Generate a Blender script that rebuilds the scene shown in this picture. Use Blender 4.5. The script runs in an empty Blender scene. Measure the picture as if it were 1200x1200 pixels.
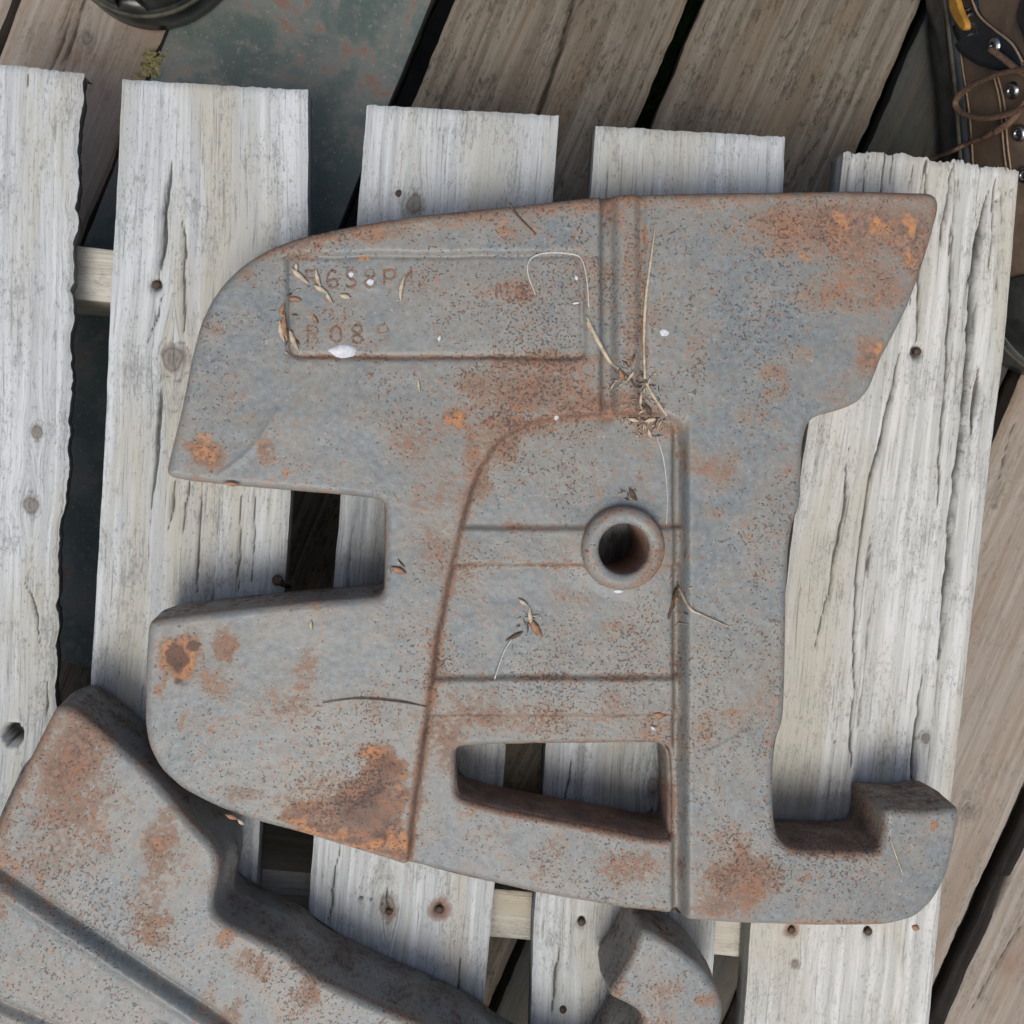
import bpy, math, random
import numpy as np
from mathutils import Vector, Matrix, geometry
from mathutils.bvhtree import BVHTree
random.seed(7); rng = np.random.default_rng(7)
SC = bpy.context.scene; C = SC.collection

# ------------------------------------------------------------------ camera, light
F = 1200.0; NADIR = (515.0, 510.0); CAM_Z = 0.55
nad = Vector(((NADIR[0]-600)/F, -(NADIR[1]-600)/F, -1)).normalized()
ROT = nad.rotation_difference(Vector((0, 0, -1)))
cd = bpy.data.cameras.new('camera'); cam = bpy.data.objects.new('camera', cd); C.objects.link(cam)
cam.location = (0, 0, CAM_Z); cam.rotation_mode = 'QUATERNION'; cam.rotation_quaternion = ROT
cd.sensor_width = 36; cd.lens = 36.0; cd.clip_start = 0.01; cd.clip_end = 100
SC.camera = cam
SUN_EL, SUN_AZ = 64, 195      # azimuth measured from +Y (top of the picture) towards +X
w = bpy.data.worlds.new("World"); SC.world = w; w.use_nodes = True
nt = w.node_tree; bg = nt.nodes['Background']
sky = nt.nodes.new('ShaderNodeTexSky'); sky.sky_type = 'NISHITA'; sky.sun_disc = False
sky.sun_elevation = math.radians(SUN_EL); sky.sun_rotation = math.radians(SUN_AZ)
sky.dust_density = 6.0; sky.air_density = 0.95; sky.ozone_density = 0.4
nt.links.new(sky.outputs[0], bg.inputs[0]); bg.inputs[1].default_value = 0.12
sl = bpy.data.lights.new('sun', 'SUN'); sl.energy = 1.55; sl.angle = math.radians(26); sl.color = (1, .975, .935)
sun = bpy.data.objects.new('sun', sl); C.objects.link(sun)
sd = Vector((math.sin(math.radians(SUN_AZ))*math.cos(math.radians(SUN_EL)), math.cos(math.radians(SUN_AZ))*math.cos(math.radians(SUN_EL)), math.sin(math.radians(SUN_EL))))
sun.rotation_euler = sd.to_track_quat('Z', 'Y').to_euler(); sun.location = sd*3
SC.view_settings.view_transform = 'Standard'; SC.view_settings.look = 'None'
SC.view_settings.exposure = 0.05; SC.view_settings.gamma = 1.0
SC.cycles.max_bounces = 6

RM = np.array(ROT.to_matrix())
def at(px, py, z=0.0):
    "world points at height z seen at a photograph pixel (arrays welcome)"
    px = np.asarray(px, float); py = np.asarray(py, float)
    d = np.stack([(px-600)/F, -(py-600)/F, -np.ones_like(px)], -1) @ RM.T
    k = (z-CAM_Z)/d[..., 2]
    return np.stack([d[..., 0]*k, d[..., 1]*k, np.broadcast_to(np.asarray(z, float), px.shape)], -1)
def pts(lst, z=0.0):
    a = np.array(lst, float); return at(a[:, 0], a[:, 1], z)
def topx(x, y, z):
    v = np.stack([x, y, np.broadcast_to(z-CAM_Z, np.shape(x))], -1) @ RM
    return 600-F*v[..., 0]/v[..., 2], 600+F*v[..., 1]/v[..., 2]

# ------------------------------------------------------------------ numeric helpers
def _h(ix, iy, s):
    n = (ix.astype(np.int64)*374761393 + iy.astype(np.int64)*668265263 + s*144665 + 1013904223) & 0xffffffff
    n = ((n ^ (n >> 13))*1274126177) & 0xffffffff
    return ((n ^ (n >> 16)) & 0xffff)/65535.0
def vn(x, y, s=0):
    x = np.asarray(x, float); y = np.asarray(y, float)
    ix = np.floor(x); iy = np.floor(y); fx = x-ix; fy = y-iy
    fx = fx*fx*(3-2*fx); fy = fy*fy*(3-2*fy)
    a = _h(ix, iy, s); b = _h(ix+1, iy, s); c = _h(ix, iy+1, s); d = _h(ix+1, iy+1, s)
    return (a*(1-fx)+b*fx)*(1-fy)+(c*(1-fx)+d*fx)*fy
def fbm(x, y, s=0, o=4):
    r = 0; a = .5
    for i in range(o): r = r+a*vn(x*2**i, y*2**i, s+i*17); a *= .5
    return r
def ss(a, b, x):
    t = np.clip((x-a)/(b-a), 0, 1); return t*t*(3-2*t)
def seg_dist(P, Q, closed=False):
    "distance from points P (n,2) to polyline Q (m,2)"
    A = Q if closed else Q[:-1]; B = np.roll(Q, -1, 0) if closed else Q[1:]
    best = np.full(len(P), 1e9)
    for a, b in zip(A, B):
        ab = b-a; t = np.clip(((P-a)@ab)/max(ab@ab, 1e-12), 0, 1)
        e = P-a-t[:, None]*ab
        best = np.minimum(best, e[:, 0]**2+e[:, 1]**2)
    return np.sqrt(best)
def inside(P, Q):
    r = np.zeros(len(P), bool); x, y = P[:, 0], P[:, 1]
    for (x0, y0), (x1, y1) in zip(Q, np.roll(Q, -1, 0)):
        if y0 == y1: continue
        c = ((y0 > y) != (y1 > y)) & (x < (x1-x0)*(y-y0)/(y1-y0)+x0); r ^= c
    return r
def resample(Q, step, closed=True):
    Q = np.asarray(Q, float)
    R = np.vstack([Q, Q[:1]]) if closed else Q
    L = np.r_[0, np.cumsum(np.linalg.norm(np.diff(R, axis=0), axis=1))]
    n = max(int(round(L[-1]/step)), 3)
    t = np.linspace(0, L[-1], n+1)
    if closed: t = t[:-1]
    return np.stack([np.interp(t, L, R[:, k]) for k in range(R.shape[1])], 1)
def smooth_closed(Q, sig):
    n = int(3*sig)+1; k = np.exp(-.5*(np.arange(-n, n+1)/sig)**2); k /= k.sum()
    return sum(k[i+n]*np.roll(Q, i, 0) for i in range(-n, n+1))
def sdf(P, Q):
    d = seg_dist(P, Q, True); return np.where(inside(P, Q), d, -d)   # positive inside

# ------------------------------------------------------------------ mesh helpers
def mk(name, V, polys, mat=None, parent=None, smooth=True, col=None, uv=None, loc=None):
    "polys: list of int arrays, each (k, n) of equally sided faces"
    V = np.asarray(V, float)
    if loc is not None: V = V-np.asarray(loc)
    me = bpy.data.meshes.new(name)
    polys = [np.asarray(p, int) for p in polys if len(p)]
    me.vertices.add(len(V)); me.vertices.foreach_set('co', V.ravel())
    li = np.concatenate([p.ravel() for p in polys])
    tot = np.concatenate([np.full(len(p), p.shape[1]) for p in polys])
    st = np.r_[0, np.cumsum(tot)[:-1]]
    me.loops.add(len(li)); me.loops.foreach_set('vertex_index', li)
    me.polygons.add(len(tot)); me.polygons.foreach_set('loop_start', st); me.polygons.foreach_set('loop_total', tot)
    me.polygons.foreach_set('use_smooth', np.full(len(tot), bool(smooth)))
    me.update(calc_edges=True); me.validate()
    if col is not None:
        a = me.color_attributes.new('mark', 'FLOAT_COLOR', 'POINT')
        a.data.foreach_set('color', np.c_[col, np.ones(len(col))].ravel() if col.shape[1] == 3 else col.ravel())
    if uv is not None:
        a = me.attributes.new('grain', 'FLOAT_VECTOR', 'POINT'); a.data.foreach_set('vector', np.asarray(uv, float).ravel())
    if mat: me.materials.append(mat)
    o = bpy.data.objects.new(name, me); C.objects.link(o)
    if loc is not None: o.location = loc
    if parent is not None:
        o.parent = parent; o.location = Vector(o.location)-parent.location
    return o
def empty(name, loc=(0, 0, 0)):
    o = bpy.data.objects.new(name, None); o.empty_display_size = .02; C.objects.link(o); o.location = loc; return o
def tag(o, label=None, cat=None, group=None, kind=None):
    if label: o['label'] = label
    if cat: o['category'] = cat
    if group: o['group'] = group
    if kind: o['kind'] = kind
    return o
def tube_geo(P, r, n=6, flat=1.0, base=0):
    P = np.asarray(P, float); m = len(P); r = np.broadcast_to(r, m)
    T = np.gradient(P, axis=0); T /= np.linalg.norm(T, axis=1)[:, None]+1e-12
    up = np.array([0, 0, 1.]); S = np.cross(T, up); ln = np.linalg.norm(S, axis=1)[:, None]
    S = np.where(ln > .05, S/(ln+1e-9), np.array([1., 0, 0])); U = np.cross(S, T)
    a = np.linspace(0, 2*math.pi, n, endpoint=False)
    V = P[:, None]+r[:, None, None]*(np.cos(a)[None, :, None]*S[:, None]+flat*np.sin(a)[None, :, None]*U[:, None])
    V = V.reshape(-1, 3); i = np.arange(m-1)[:, None]*n; j = np.arange(n)[None]; k = (j+1) % n
    q = np.stack([i+j, i+k, i+n+k, i+n+j], -1).reshape(-1, 4)
    V = np.vstack([V, P[:1], P[-1:]]); c0 = m*n; c1 = c0+1
    jj = np.arange(n); kk = (jj+1) % n
    t = np.vstack([np.stack([kk, jj, np.full(n, c0)], 1), np.stack([(m-1)*n+jj, (m-1)*n+kk, np.full(n, c1)], 1)])
    return V, q+base, t+base
def tubes(name, lst, mat, parent=None, n=6, flat=1.0, loc=None, col=None):
    Vs, Q, T = [], [], []; b = 0
    for P, r in lst:
        v, q, t = tube_geo(P, r, n, flat, b); Vs.append(v); Q.append(q); T.append(t); b += len(v)
    return mk(name, np.vstack(Vs), [np.vstack(Q), np.vstack(T)], mat, parent, loc=loc)
def lathe(name, prof, centre, mat, parent=None, n=64, col=None, axis=None):
    prof = np.asarray(prof, float); a = np.linspace(0, 2*math.pi, n, endpoint=False); m = len(prof)
    V = np.stack([prof[:, None, 0]*np.cos(a), prof[:, None, 0]*np.sin(a), np.repeat(prof[:, 1:2], n, 1)], -1).reshape(-1, 3)
    if axis is not None:
        V = V @ np.array(Vector((0, 0, 1)).rotation_difference(Vector(axis)).to_matrix()).T
    V = V+np.asarray(centre)
    i = np.arange(m-1)[:, None]*n; j = np.arange(n)[None]; k = (j+1) % n
    q = np.stack([i+j, i+n+j, i+n+k, i+k], -1).reshape(-1, 4)[:, ::-1]
    c = None if col is None else np.tile(col, (len(V), 1))
    return mk(name, V, [q], mat, parent, col=c, loc=centre)
def spline(P, n=8):
    P = np.asarray(P, float)
    if len(P) < 3: return resample(P, np.linalg.norm(P[-1]-P[0])/n, False)
    Q = np.vstack([2*P[0]-P[1], P, 2*P[-1]-P[-2]]); out = []
    for i in range(1, len(Q)-2):
        for t in np.arange(n)/n:
            a, b, c, d = Q[i-1:i+3]
            out.append(.5*((2*b)+(c-a)*t+(2*a-5*b+4*c-d)*t*t+(-a+3*b-3*c+d)*t**3))
    out.append(P[-1]); return np.array(out)

# ------------------------------------------------------------------ material helpers
class NT:
    def __init__(s, name):
        s.m = bpy.data.materials.new(name); s.m.use_nodes = True; s.t = s.m.node_tree; s.n = s.t.nodes
        s.b = s.n['Principled BSDF']
    def __call__(s, typ, **k):
        n = s.n.new('ShaderNode'+typ)
        for a, v in k.items(): setattr(n, a, v)
        return n
    def ln(s, a, b): s.t.links.new(a, b)
    def val(s, x, sock):
        if hasattr(x, 'is_output'): s.ln(x, sock)
        else: sock.default_value = x
    def math(s, op, a, b=0.0, clamp=False):
        n = s('Math', operation=op, use_clamp=clamp); s.val(a, n.inputs[0]); s.val(b, n.inputs[1]); return n.outputs[0]
    def noise(s, vec, scale, detail=4, rough=.55, dist=0.0):
        n = s('TexNoise'); s.ln(vec, n.inputs['Vector']); n.inputs['Scale'].default_value = scale
        n.inputs['Detail'].default_value = detail; n.inputs['Roughness'].default_value = rough; n.inputs['Distortion'].default_value = dist
        return n.outputs['Fac']
    def vor(s, vec, scale, out='Distance', feature='F1'):
        n = s('TexVoronoi', feature=feature); s.ln(vec, n.inputs['Vector']); n.inputs['Scale'].default_value = scale
        return n.outputs[out]
    def mapr(s, v, a, b, c=0.0, d=1.0, kind='SMOOTHSTEP'):
        n = s('MapRange', interpolation_type=kind); s.val(v, n.inputs[0])
        for i, x in enumerate((a, b, c, d)): n.inputs[i+1].default_value = x
        return n.outputs[0]
    def mix(s, f, a, b, blend='MIX'):
        n = s('Mix', data_type='RGBA', blend_type=blend); s.val(f, n.inputs[0])
        for x, i in ((a, 6), (b, 7)):
            if hasattr(x, 'is_output'): s.ln(x, n.inputs[i])
            else: n.inputs[i].default_value = (*x, 1)
        return n.outputs[2]
    def vscale(s, vec, x, y, z):
        n = s('Mapping'); s.ln(vec, n.inputs[0]); n.inputs['Scale'].default_value = (x, y, z); return n.outputs[0]
    def bump(s, h, strength, dist, prev=None):
        n = s('Bump'); s.ln(h, n.inputs['Height']); n.inputs['Strength'].default_value = strength; n.inputs['Distance'].default_value = dist
        if prev is not None: s.ln(prev, n.inputs['Normal'])
        return n.outputs[0]
    def mark(s):
        a = s('Attribute', attribute_name='mark'); sp = s('SeparateColor'); s.ln(a.outputs['Color'], sp.inputs[0])
        return sp.outputs[0], sp.outputs[1], sp.outputs[2], a.outputs['Alpha']

def iron_mat():
    s = NT('painted_cast_iron'); co = s('TexCoord').outputs['Object']
    R, O, D, _ = s.mark()
    n1 = s.noise(co, 14, 5); n2 = s.noise(co, 60, 5, .6); n3 = s.noise(co, 330, 3, .6); n4 = s.noise(co, 30, 6, .65, .6)
    paint = s.mix(s.mapr(n1, .38, .62), (.138, .163, .174), (.182, .192, .182))
    paint = s.mix(s.mapr(n2, .42, .70, 0, .6), paint, (.225, .215, .175))
    paint = s.mix(s.mapr(n3, .35, .7, 0, .40), paint, (.27, .30, .31))
    paint = s.mix(s.mapr(s.noise(co, 24, 7, .7), .5, .66, 0, .28), paint, (.105, .13, .14))
    paint = s.mix(s.mapr(R, .05, .7, 0, .7), paint, (.235, .205, .155))
    # pits and fine rust specks
    dens = s.math('ADD', s.mapr(n4, .36, .66, 0, .085), s.math('MULTIPLY', R, .06))
    p1 = s.noise(co, 720, 2.5, .6, 0); p2 = s.noise(s('VectorMath', operation='ADD').outputs[0], 1) if False else s.noise(co, 900, 2, .6)
    pit = s.mapr(s.math('ADD', p1, s.math('ADD', dens, s.mapr(s.noise(co, 9, 4), .35, .65, -.05, .035))), .665, .73)
    sel = s.noise(co, 160, 2)
    q1 = s.noise(co, 300, 4, .7, .2); spot = s.mapr(s.math('ADD', q1, dens), .655, .73)
    wh = s.mapr(s.noise(co, 700, 2, .5), .70, .76)
    # rust patches
    e = s.math('ADD', R, s.math('ADD', s.math('MULTIPLY', s.math('SUBTRACT', n2, .5), 1.1), s.math('MULTIPLY', s.math('SUBTRACT', n3, .5), 1.7)))
    rf = s.mapr(e, .22, .80)
    rustc = s.mix(s.mapr(n3, .35, .65), (.140, .082, .062), (.245, .165, .125))
    rustc = s.mix(s.mapr(s.noise(co, 95, 4, .7), .45, .68), rustc, (.27, .135, .080))
    eo = s.math('ADD', O, s.math('ADD', s.math('MULTIPLY', s.math('SUBTRACT', n2, .5), 1.6), s.math('MULTIPLY', s.math('SUBTRACT', n3, .5), 1.4)))
    of = s.mapr(eo, .45, 1.15)
    rustc2 = s.mix(of, rustc, s.mix(n3, (.40, .15, .06), (.46, .25, .11)))
    c = s.mix(s.mapr(s.math('ADD', q1, s.mapr(n1, .4, .6, 0, .08)), .54, .68, 0, .38), paint, (.235, .17, .125))
    c = s.mix(s.math('MULTIPLY', spot, .7), c, s.mix(s.mapr(sel, .4, .6), (.15, .085, .06), (.30, .155, .085)))
    c = s.mix(s.math('MULTIPLY', wh, .5), c, (.50, .50, .50))
    c = s.mix(s.math('MAXIMUM', s.math('MULTIPLY', rf, .86), of), c, rustc2)
    ed = s.math('ADD', D, s.math('ADD', s.math('MULTIPLY', s.math('SUBTRACT', n2, .5), 1.2), s.math('MULTIPLY', s.math('SUBTRACT', n3, .5), 1.0)))
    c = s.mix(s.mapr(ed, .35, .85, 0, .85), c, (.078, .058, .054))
    c = s.mix(s.math('MULTIPLY', pit, .8), c, s.mix(s.mapr(sel, .42, .58), (.06, .052, .052), (.12, .065, .045)))
    s.ln(c, s.b.inputs['Base Color'])
    s.ln(s.mapr(rf, 0, 1, .46, .85), s.b.inputs['Roughness'])
    s.b.inputs['Specular IOR Level'].default_value = .4
    b = s.bump(n3, .35, .0006); b = s.bump(n2, .22, .0010, b); b = s.bump(s.math('SUBTRACT', 1, pit), .6, .0006, b)
    b = s.bump(rf, .35, .0004, b)
    s.ln(b, s.b.inputs['Normal']); return s.m

def wood_mat(name, pale, mid, dark, warm, streak=.5, moss=0.0, rough=.85, dirt=.3):
    s = NT(name); g = s('Attribute', attribute_name='grain').outputs['Vector']
    K, Ru, Cr, A = s.mark()
    fine = s.noise(s.vscale(g, 900, 22, 1), 1, 4, .65, .15)
    med = s.noise(s.vscale(g, 230, 5, 1), 1, 5, .6, .3)
    big = s.noise(s.vscale(g, 34, 4, 1), 1, 4, .6, .5)
    blot = s.noise(s.vscale(g, 48, 22, 1), 1, 8, .78)
    speck = s.noise(s.vscale(g, 950, 330, 1), 1, 3, .7)
    grit = s.noise(s.vscale(g, 420, 120, 1), 1, 6, .75, .5)
    c = s.mix(s.mapr(med, .36, .64), mid, pale)
    c = s.mix(s.mapr(big, .44, .64, 0, .85), c, warm)
    c = s.mix(s.mapr(s.noise(s.vscale(g, 14, 7, 1), 1, 5, .6), .48, .68, 0, .45), c, mid)
    c = s.mix(s.mapr(fine, .52, .74, 0, streak), c, dark)
    c = s.mix(s.mapr(s.math('ADD', speck, s.math('MULTIPLY', s.math('SUBTRACT', blot, .5), .7)), .56, .72, 0, streak*.9), c, dark)
    c = s.mix(s.mapr(s.math('ADD', grit, s.math('MULTIPLY', s.math('SUBTRACT', blot, .5), .8)), .52, .68, 0, dirt), c, dark)
    c = s.mix(s.mapr(blot, .50, .70, 0, dirt*.8), c, mid)
    c = s.mix(s.mapr(blot, .60, .74, 0, dirt*.5), c, dark)
    if moss: c = s.mix(s.mapr(s.noise(s.vscale(g, 60, 25, 1), 1, 6, .75), .55, .72, 0, moss), c, (.045, .055, .030))
    c = s.mix(s.mapr(s.math('ADD', Ru, s.math('MULTIPLY', s.math('SUBTRACT', blot, .5), .8)), .25, .8, 0, .8), c, (.20, .095, .055))
    rings = s.math('SINE', s.math('ADD', s.math('MULTIPLY', K, 15.0), s.math('MULTIPLY', grit, 14.0)))
    kc = s.mix(s.mapr(rings, -1, 1), (.13, .115, .10), (.21, .19, .17))
    c = s.mix(s.mapr(s.math('ADD', K, s.math('MULTIPLY', s.math('SUBTRACT', grit, .5), .9)), .1, .7, 0, .85), c, kc)
    c = s.mix(s.mapr(Cr, .15, .9, 0, .85), c, (.05, .046, .038))
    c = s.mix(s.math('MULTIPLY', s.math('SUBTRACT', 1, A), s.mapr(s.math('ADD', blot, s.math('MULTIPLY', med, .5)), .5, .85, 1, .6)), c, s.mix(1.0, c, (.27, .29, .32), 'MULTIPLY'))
    s.ln(c, s.b.inputs['Base Color']); s.b.inputs['Roughness'].default_value = rough; s.b.inputs['Specular IOR Level'].default_value = .2
    b = s.bump(med, .5, .0010); b = s.bump(grit, .5, .0007, b); b = s.bump(fine, .7, .0006, b); b = s.bump(speck, .3, .0004, b)
    s.ln(b, s.b.inputs['Normal']); return s.m

def plain(name, col, rough=.6, var=.25, scale=60, metal=0.0, bump=.3, spec=.4, col2=None):
    s = NT(name); co = s('TexCoord').outputs['Object']; n = s.noise(co, scale, 5, .65)
    c2 = col2 or tuple(x*(1-var) for x in col)
    s.ln(s.mix(s.mapr(n, .38, .64), col, c2), s.b.inputs['Base Color'])
    s.b.inputs['Roughness'].default_value = rough; s.b.inputs['Metallic'].default_value = metal; s.b.inputs['Specular IOR Level'].default_value = spec
    s.ln(s.bump(s.noise(co, scale*4, 4), bump, .0006), s.b.inputs['Normal']); return s.m

M_IRON = iron_mat()
M_PALE = wood_mat('silver_weathered_wood', (.535, .575, .59), (.39, .42, .43), (.12, .122, .118), (.41, .405, .35), .72, 0, .85, .42)
M_WARM = wood_mat('cream_weathered_wood', (.59, .605, .59), (.43, .445, .425), (.14, .14, .125), (.44, .43, .365), .68, 0, .85, .4)
M_DECK = wood_mat('brown_deck_wood', (.205, .185, .150), (.120, .102, .078), (.026, .024, .019), (.150, .115, .078), .55, .45, .8, .72)
M_DECKP = wood_mat('pinkish_deck_wood', (.335, .305, .265), (.255, .222, .185), (.10, .088, .07), (.26, .205, .155), .35, .1, .8, .4)
M_DECKD = wood_mat('dark_deck_wood', (.060, .062, .055), (.045, .048, .044), (.02, .02, .018), (.085, .075, .055), .3, .2, .6, .4)  # darker deck tone for the plank beside the boot
M_STRING = wood_mat('stringer_wood', (.55, .55, .50), (.44, .43, .38), (.16, .15, .12), (.42, .38, .29), .5)
def plate_mat():
    s = NT('green_painted_steel'); co = s('TexCoord').outputs['Object']
    a = s.noise(co, 22, 6, .65); b = s.noise(co, 90, 5, .7); f = s.noise(co, 420, 3, .6)
    c = s.mix(s.mapr(a, .40, .62), (.055, .085, .078), (.12, .135, .125))
    c = s.mix(s.mapr(b, .50, .68, 0, .6), c, (.18, .16, .135))
    c = s.mix(s.mapr(s.math('ADD', s.math('MULTIPLY', a, .5), s.math('MULTIPLY', b, .6)), .60, .70, 0, .85), c, (.15, .085, .062))
    c = s.mix(s.mapr(f, .60, .72, 0, .6), c, (.25, .23, .20))
    s.ln(c, s.b.inputs['Base Color']); s.b.inputs['Roughness'].default_value = .5
    s.ln(s.bump(b, .3, .001), s.b.inputs['Normal']); return s.m
M_PLATE = plate_mat()
M_SOIL = plain('dark_soil', (.025, .022, .017), 1, .5, 20)
M_GRASS = plain('grass_green', (.06, .13, .035), .7, .5, 10)
M_RUBBER = plain('black_rubber', (.016, .019, .019), .30, .4, 45, spec=.6, col2=(.045, .05, .046))
M_WELT = plain('dusty_rubber_edge', (.07, .068, .05), .7, .5, 120)
M_LEATHER = plain('brown_nubuck', (.17, .120, .080), .85, .4, 28, col2=(.10, .075, .055))
M_NAVY = plain('navy_overlay', (.012, .020, .030), .38, .3, 60)
M_YELLOW = plain('ochre_inset', (.42, .22, .035), .6, .3, 90)
M_STEEL = plain('dull_eyelet_metal', (.35, .36, .38), .3, .3, 200, 1.0)
M_LACE = plain('brown_lace', (.17, .105, .070), .8, .35, 400, bump=1)
M_STITCH = plain('tan_thread', (.28, .20, .13), .8, .2, 300)
M_STRAW = plain('dry_straw', (.50, .43, .32), .7, .35, 250)
M_HUSK = plain('brown_husk', (.34, .19, .11), .8, .4, 250)
M_TWIG = plain('dark_twig', (.11, .08, .055), .9, .4, 250)
M_WHITE = plain('chalky_white', (.58, .62, .66), .8, .2, 300)
M_WEB = plain('cobweb_thread', (.50, .51, .50), .6, .1, 300)
M_NAIL = plain('rusty_nail', (.09, .06, .045), .7, .4, 300, .3)
M_CRUMB = plain('mossy_crumb', (.30, .26, .12), .9, .5, 300, col2=(.12, .12, .05))

# ------------------------------------------------------------------ ground under the deck
DZ = -0.125
g = 30.0
gr = mk('ground', [(-g, -g, -.55), (g, -g, -.55), (g, g, -.55), (-g, g, -.55)], [[(0, 1, 2, 3)]], M_SOIL); tag(gr, kind='structure')
gb = []
for i in range(1500):
    c = at(810+random.gauss(0, 40)-.4*(y0 := random.uniform(-60, 200)), y0, -.5)
    a = random.uniform(0, 6.28); l = random.uniform(.03, .09); 
    p0 = np.array([c[0], c[1], -.55]); p2 = p0+np.array([math.cos(a)*l*.6, math.sin(a)*l*.6, l*1.5+.1])
    s = np.array([-math.sin(a), math.cos(a), 0])*.002
    gb.append((p0-s, p0+s, p2))
gv = np.array(gb).reshape(-1, 3)
tag(mk('grass', gv, [np.arange(len(gv)).reshape(-1, 3)], M_GRASS, smooth=False), 'green grass blades growing below the gap between the deck boards', 'grass', kind='stuff')

# ------------------------------------------------------------------ boards
DAMP_SHADE = [(440, 640, 60, 90, 1), (725, 925, 130, 75, .75), (560, 900, 50, 60, .35), (735, 650, 60, 60, 1.0), (955, 930, 60, 45, .7), (285, 985, 30, 60, .4), (340, 680, 60, 25, .35)]  # damp greyer wood under the iron, with painted shade beneath the bore
def board(name, left, right, z, thick, mat, parent, seed, du=.0009, dv=.0022, cracks=(), pits=(), rag_l=.0003, rag_r=.0003, rag_top=.0006, ncr=22, split_top=0, under=0, side_shade=0, stain=(), relief=1.0, cup=0.0, step_r=0.0, world=False):
    L = left if world else pts(left, z); Rr = right if world else pts(right, z)
    ln = np.linalg.norm(L[-1]-L[0]); wd = np.linalg.norm(L[0]-Rr[0])
    nv = int(ln/dv); nu = int(wd/du)
    def par(P, n):
        d = np.r_[0, np.cumsum(np.linalg.norm(np.diff(P[:, :2], axis=0), axis=1))]; d /= d[-1]
        t = np.linspace(0, 1, n+1); return np.stack([np.interp(t, d, P[:, k]) for k in (0, 1)], 1)
    A = par(L, nv); B = par(Rr, nv); v = np.linspace(0, 1, nv+1)*ln
    ax = (B-A)/np.linalg.norm(B-A, axis=1)[:, None]
    nl = (fbm(v*90, v*0+seed, seed, 4)-.47)*2*rag_l+(fbm(v*18, v*0, seed+3, 2)-.37)*.0012
    nr = (fbm(v*90, v*0+seed, seed+9, 4)-.47)*2*rag_r+(fbm(v*18, v*0, seed+5, 2)-.37)*.0012
    if step_r:
        ph = v/0.035+vn(v*25, v*0, seed+2)*1.3
        nr = nr-step_r*(ph % 1.0)*(0.1+vn(np.floor(ph), ph*0, seed+44))+(vn(v*420, v*0, seed+6)-.5)*.0007
    u = np.linspace(0, 1, nu+1)
    XY = A[:, None]*(1-u)[None, :, None]+B[:, None]*u[None, :, None]
    sh = nl[:, None]*np.exp(-u[None]*wd/.006)+nr[:, None]*np.exp(-(1-u[None])*wd/.006)
    XY = XY+sh[..., None]*ax[:, None]
    al = np.array([(A[1]-A[0])/np.linalg.norm(A[1]-A[0])])[0]
    # uneven saw cut at the top end
    te = (fbm(u*wd*500, u*0, seed+1, 3)-.45)*2*rag_top
    if split_top:
        k = np.floor(u*11+vn(u*30, u*0, seed)*1.1); te = te+split_top*_h(k, k*0, seed+8)*_h(k, k*0+1, seed+18)
    XY = XY+(te[None, :]*np.exp(-v/.012)[:, None])[..., None]*al
    U = np.broadcast_to(u[None]*wd, XY.shape[:2]); Vv = np.broadcast_to(v[:, None], XY.shape[:2])
    wob = (fbm(U*9, Vv*7, seed+31, 3)-.45)*.02
    gu = U+wob*.35
    Z = (fbm(gu*330, Vv*7, seed+2, 3)-.45)*.0006*relief+(fbm(gu*60, Vv*4, seed+4, 3)-.45)*.0012*relief
    Z = Z-cup*((u[None]-.5)**2)
    ed = np.minimum(U, wd-U); ed = np.minimum(ed, np.minimum(Vv, ln-Vv)); Z = Z-.0012*(1-ss(0, .0022, ed))
    P = XY.reshape(-1, 2); crk = np.zeros(len(P)); dep = np.zeros(len(P))
    K = np.zeros(len(P)); Ru = np.zeros(len(P))
    def cut(Q, wd_, dp, nz=.0006):
        Q = resample(Q, .004, False)
        lo = Q.min(0)-.006; hi = Q.max(0)+.006
        m = ((P > lo) & (P < hi)).all(1)
        if not m.any(): return
        p = P[m]; pw = p+np.stack([(fbm(p[:, 0]*70, p[:, 1]*70, seed+77, 3)-.45)*nz*6, p[:, 0]*0], 1)
        d = seg_dist(pw, Q)
        wd_ = wd_*(.35+.5*fbm(p[:, 0]*60, p[:, 1]*60, seed+71, 3)); t0 = np.linalg.norm(p-Q[0], axis=1); t1 = np.linalg.norm(p-Q[-1], axis=1)
        tap = ss(0, .018, t0)*.8+.2; tap = np.minimum(tap, ss(0, .018, t1)*.8+.2)
        f = 1-ss(wd_*.35*tap, wd_*tap+.0004, d)
        dep[m] = np.maximum(dep[m], f*dp*tap); crk[m] = np.maximum(crk[m], f*min(1, dp/.002))
    for Q, wp, dp in cracks: cut(pts(Q, z)[:, :2], wp*.00046, dp)
    r = np.random.default_rng(seed)
    for i in range(ncr):
        a = r.uniform(0.03, .97); v0 = r.uniform(0, ln*.95); l = r.uniform(.02, .12)
        t = np.linspace(v0, min(v0+l, ln), 6)/ln*nv
        row = np.clip(t.astype(int), 0, nv); q = XY[row, int(a*nu)]+r.normal(0, .0004, (6, 1))*al[::-1]
        cut(q, r.uniform(.0002, .0006), r.uniform(.0005, .0013), .0003)
    if split_top:
        for kx in np.array([.05, .12, .23, .27, .38, .47, .63, .67, .80, .86, .93]):
            row = np.clip((np.linspace(0, r.uniform(.015, .09), 6)/ln*nv).astype(int), 0, nv)
            cut(XY[row, int(min(1, kx+r.uniform(-.02, .02))*nu)], r.uniform(.0004, .0011), r.uniform(.003, .007))
    zz = Z.ravel()-dep
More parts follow.
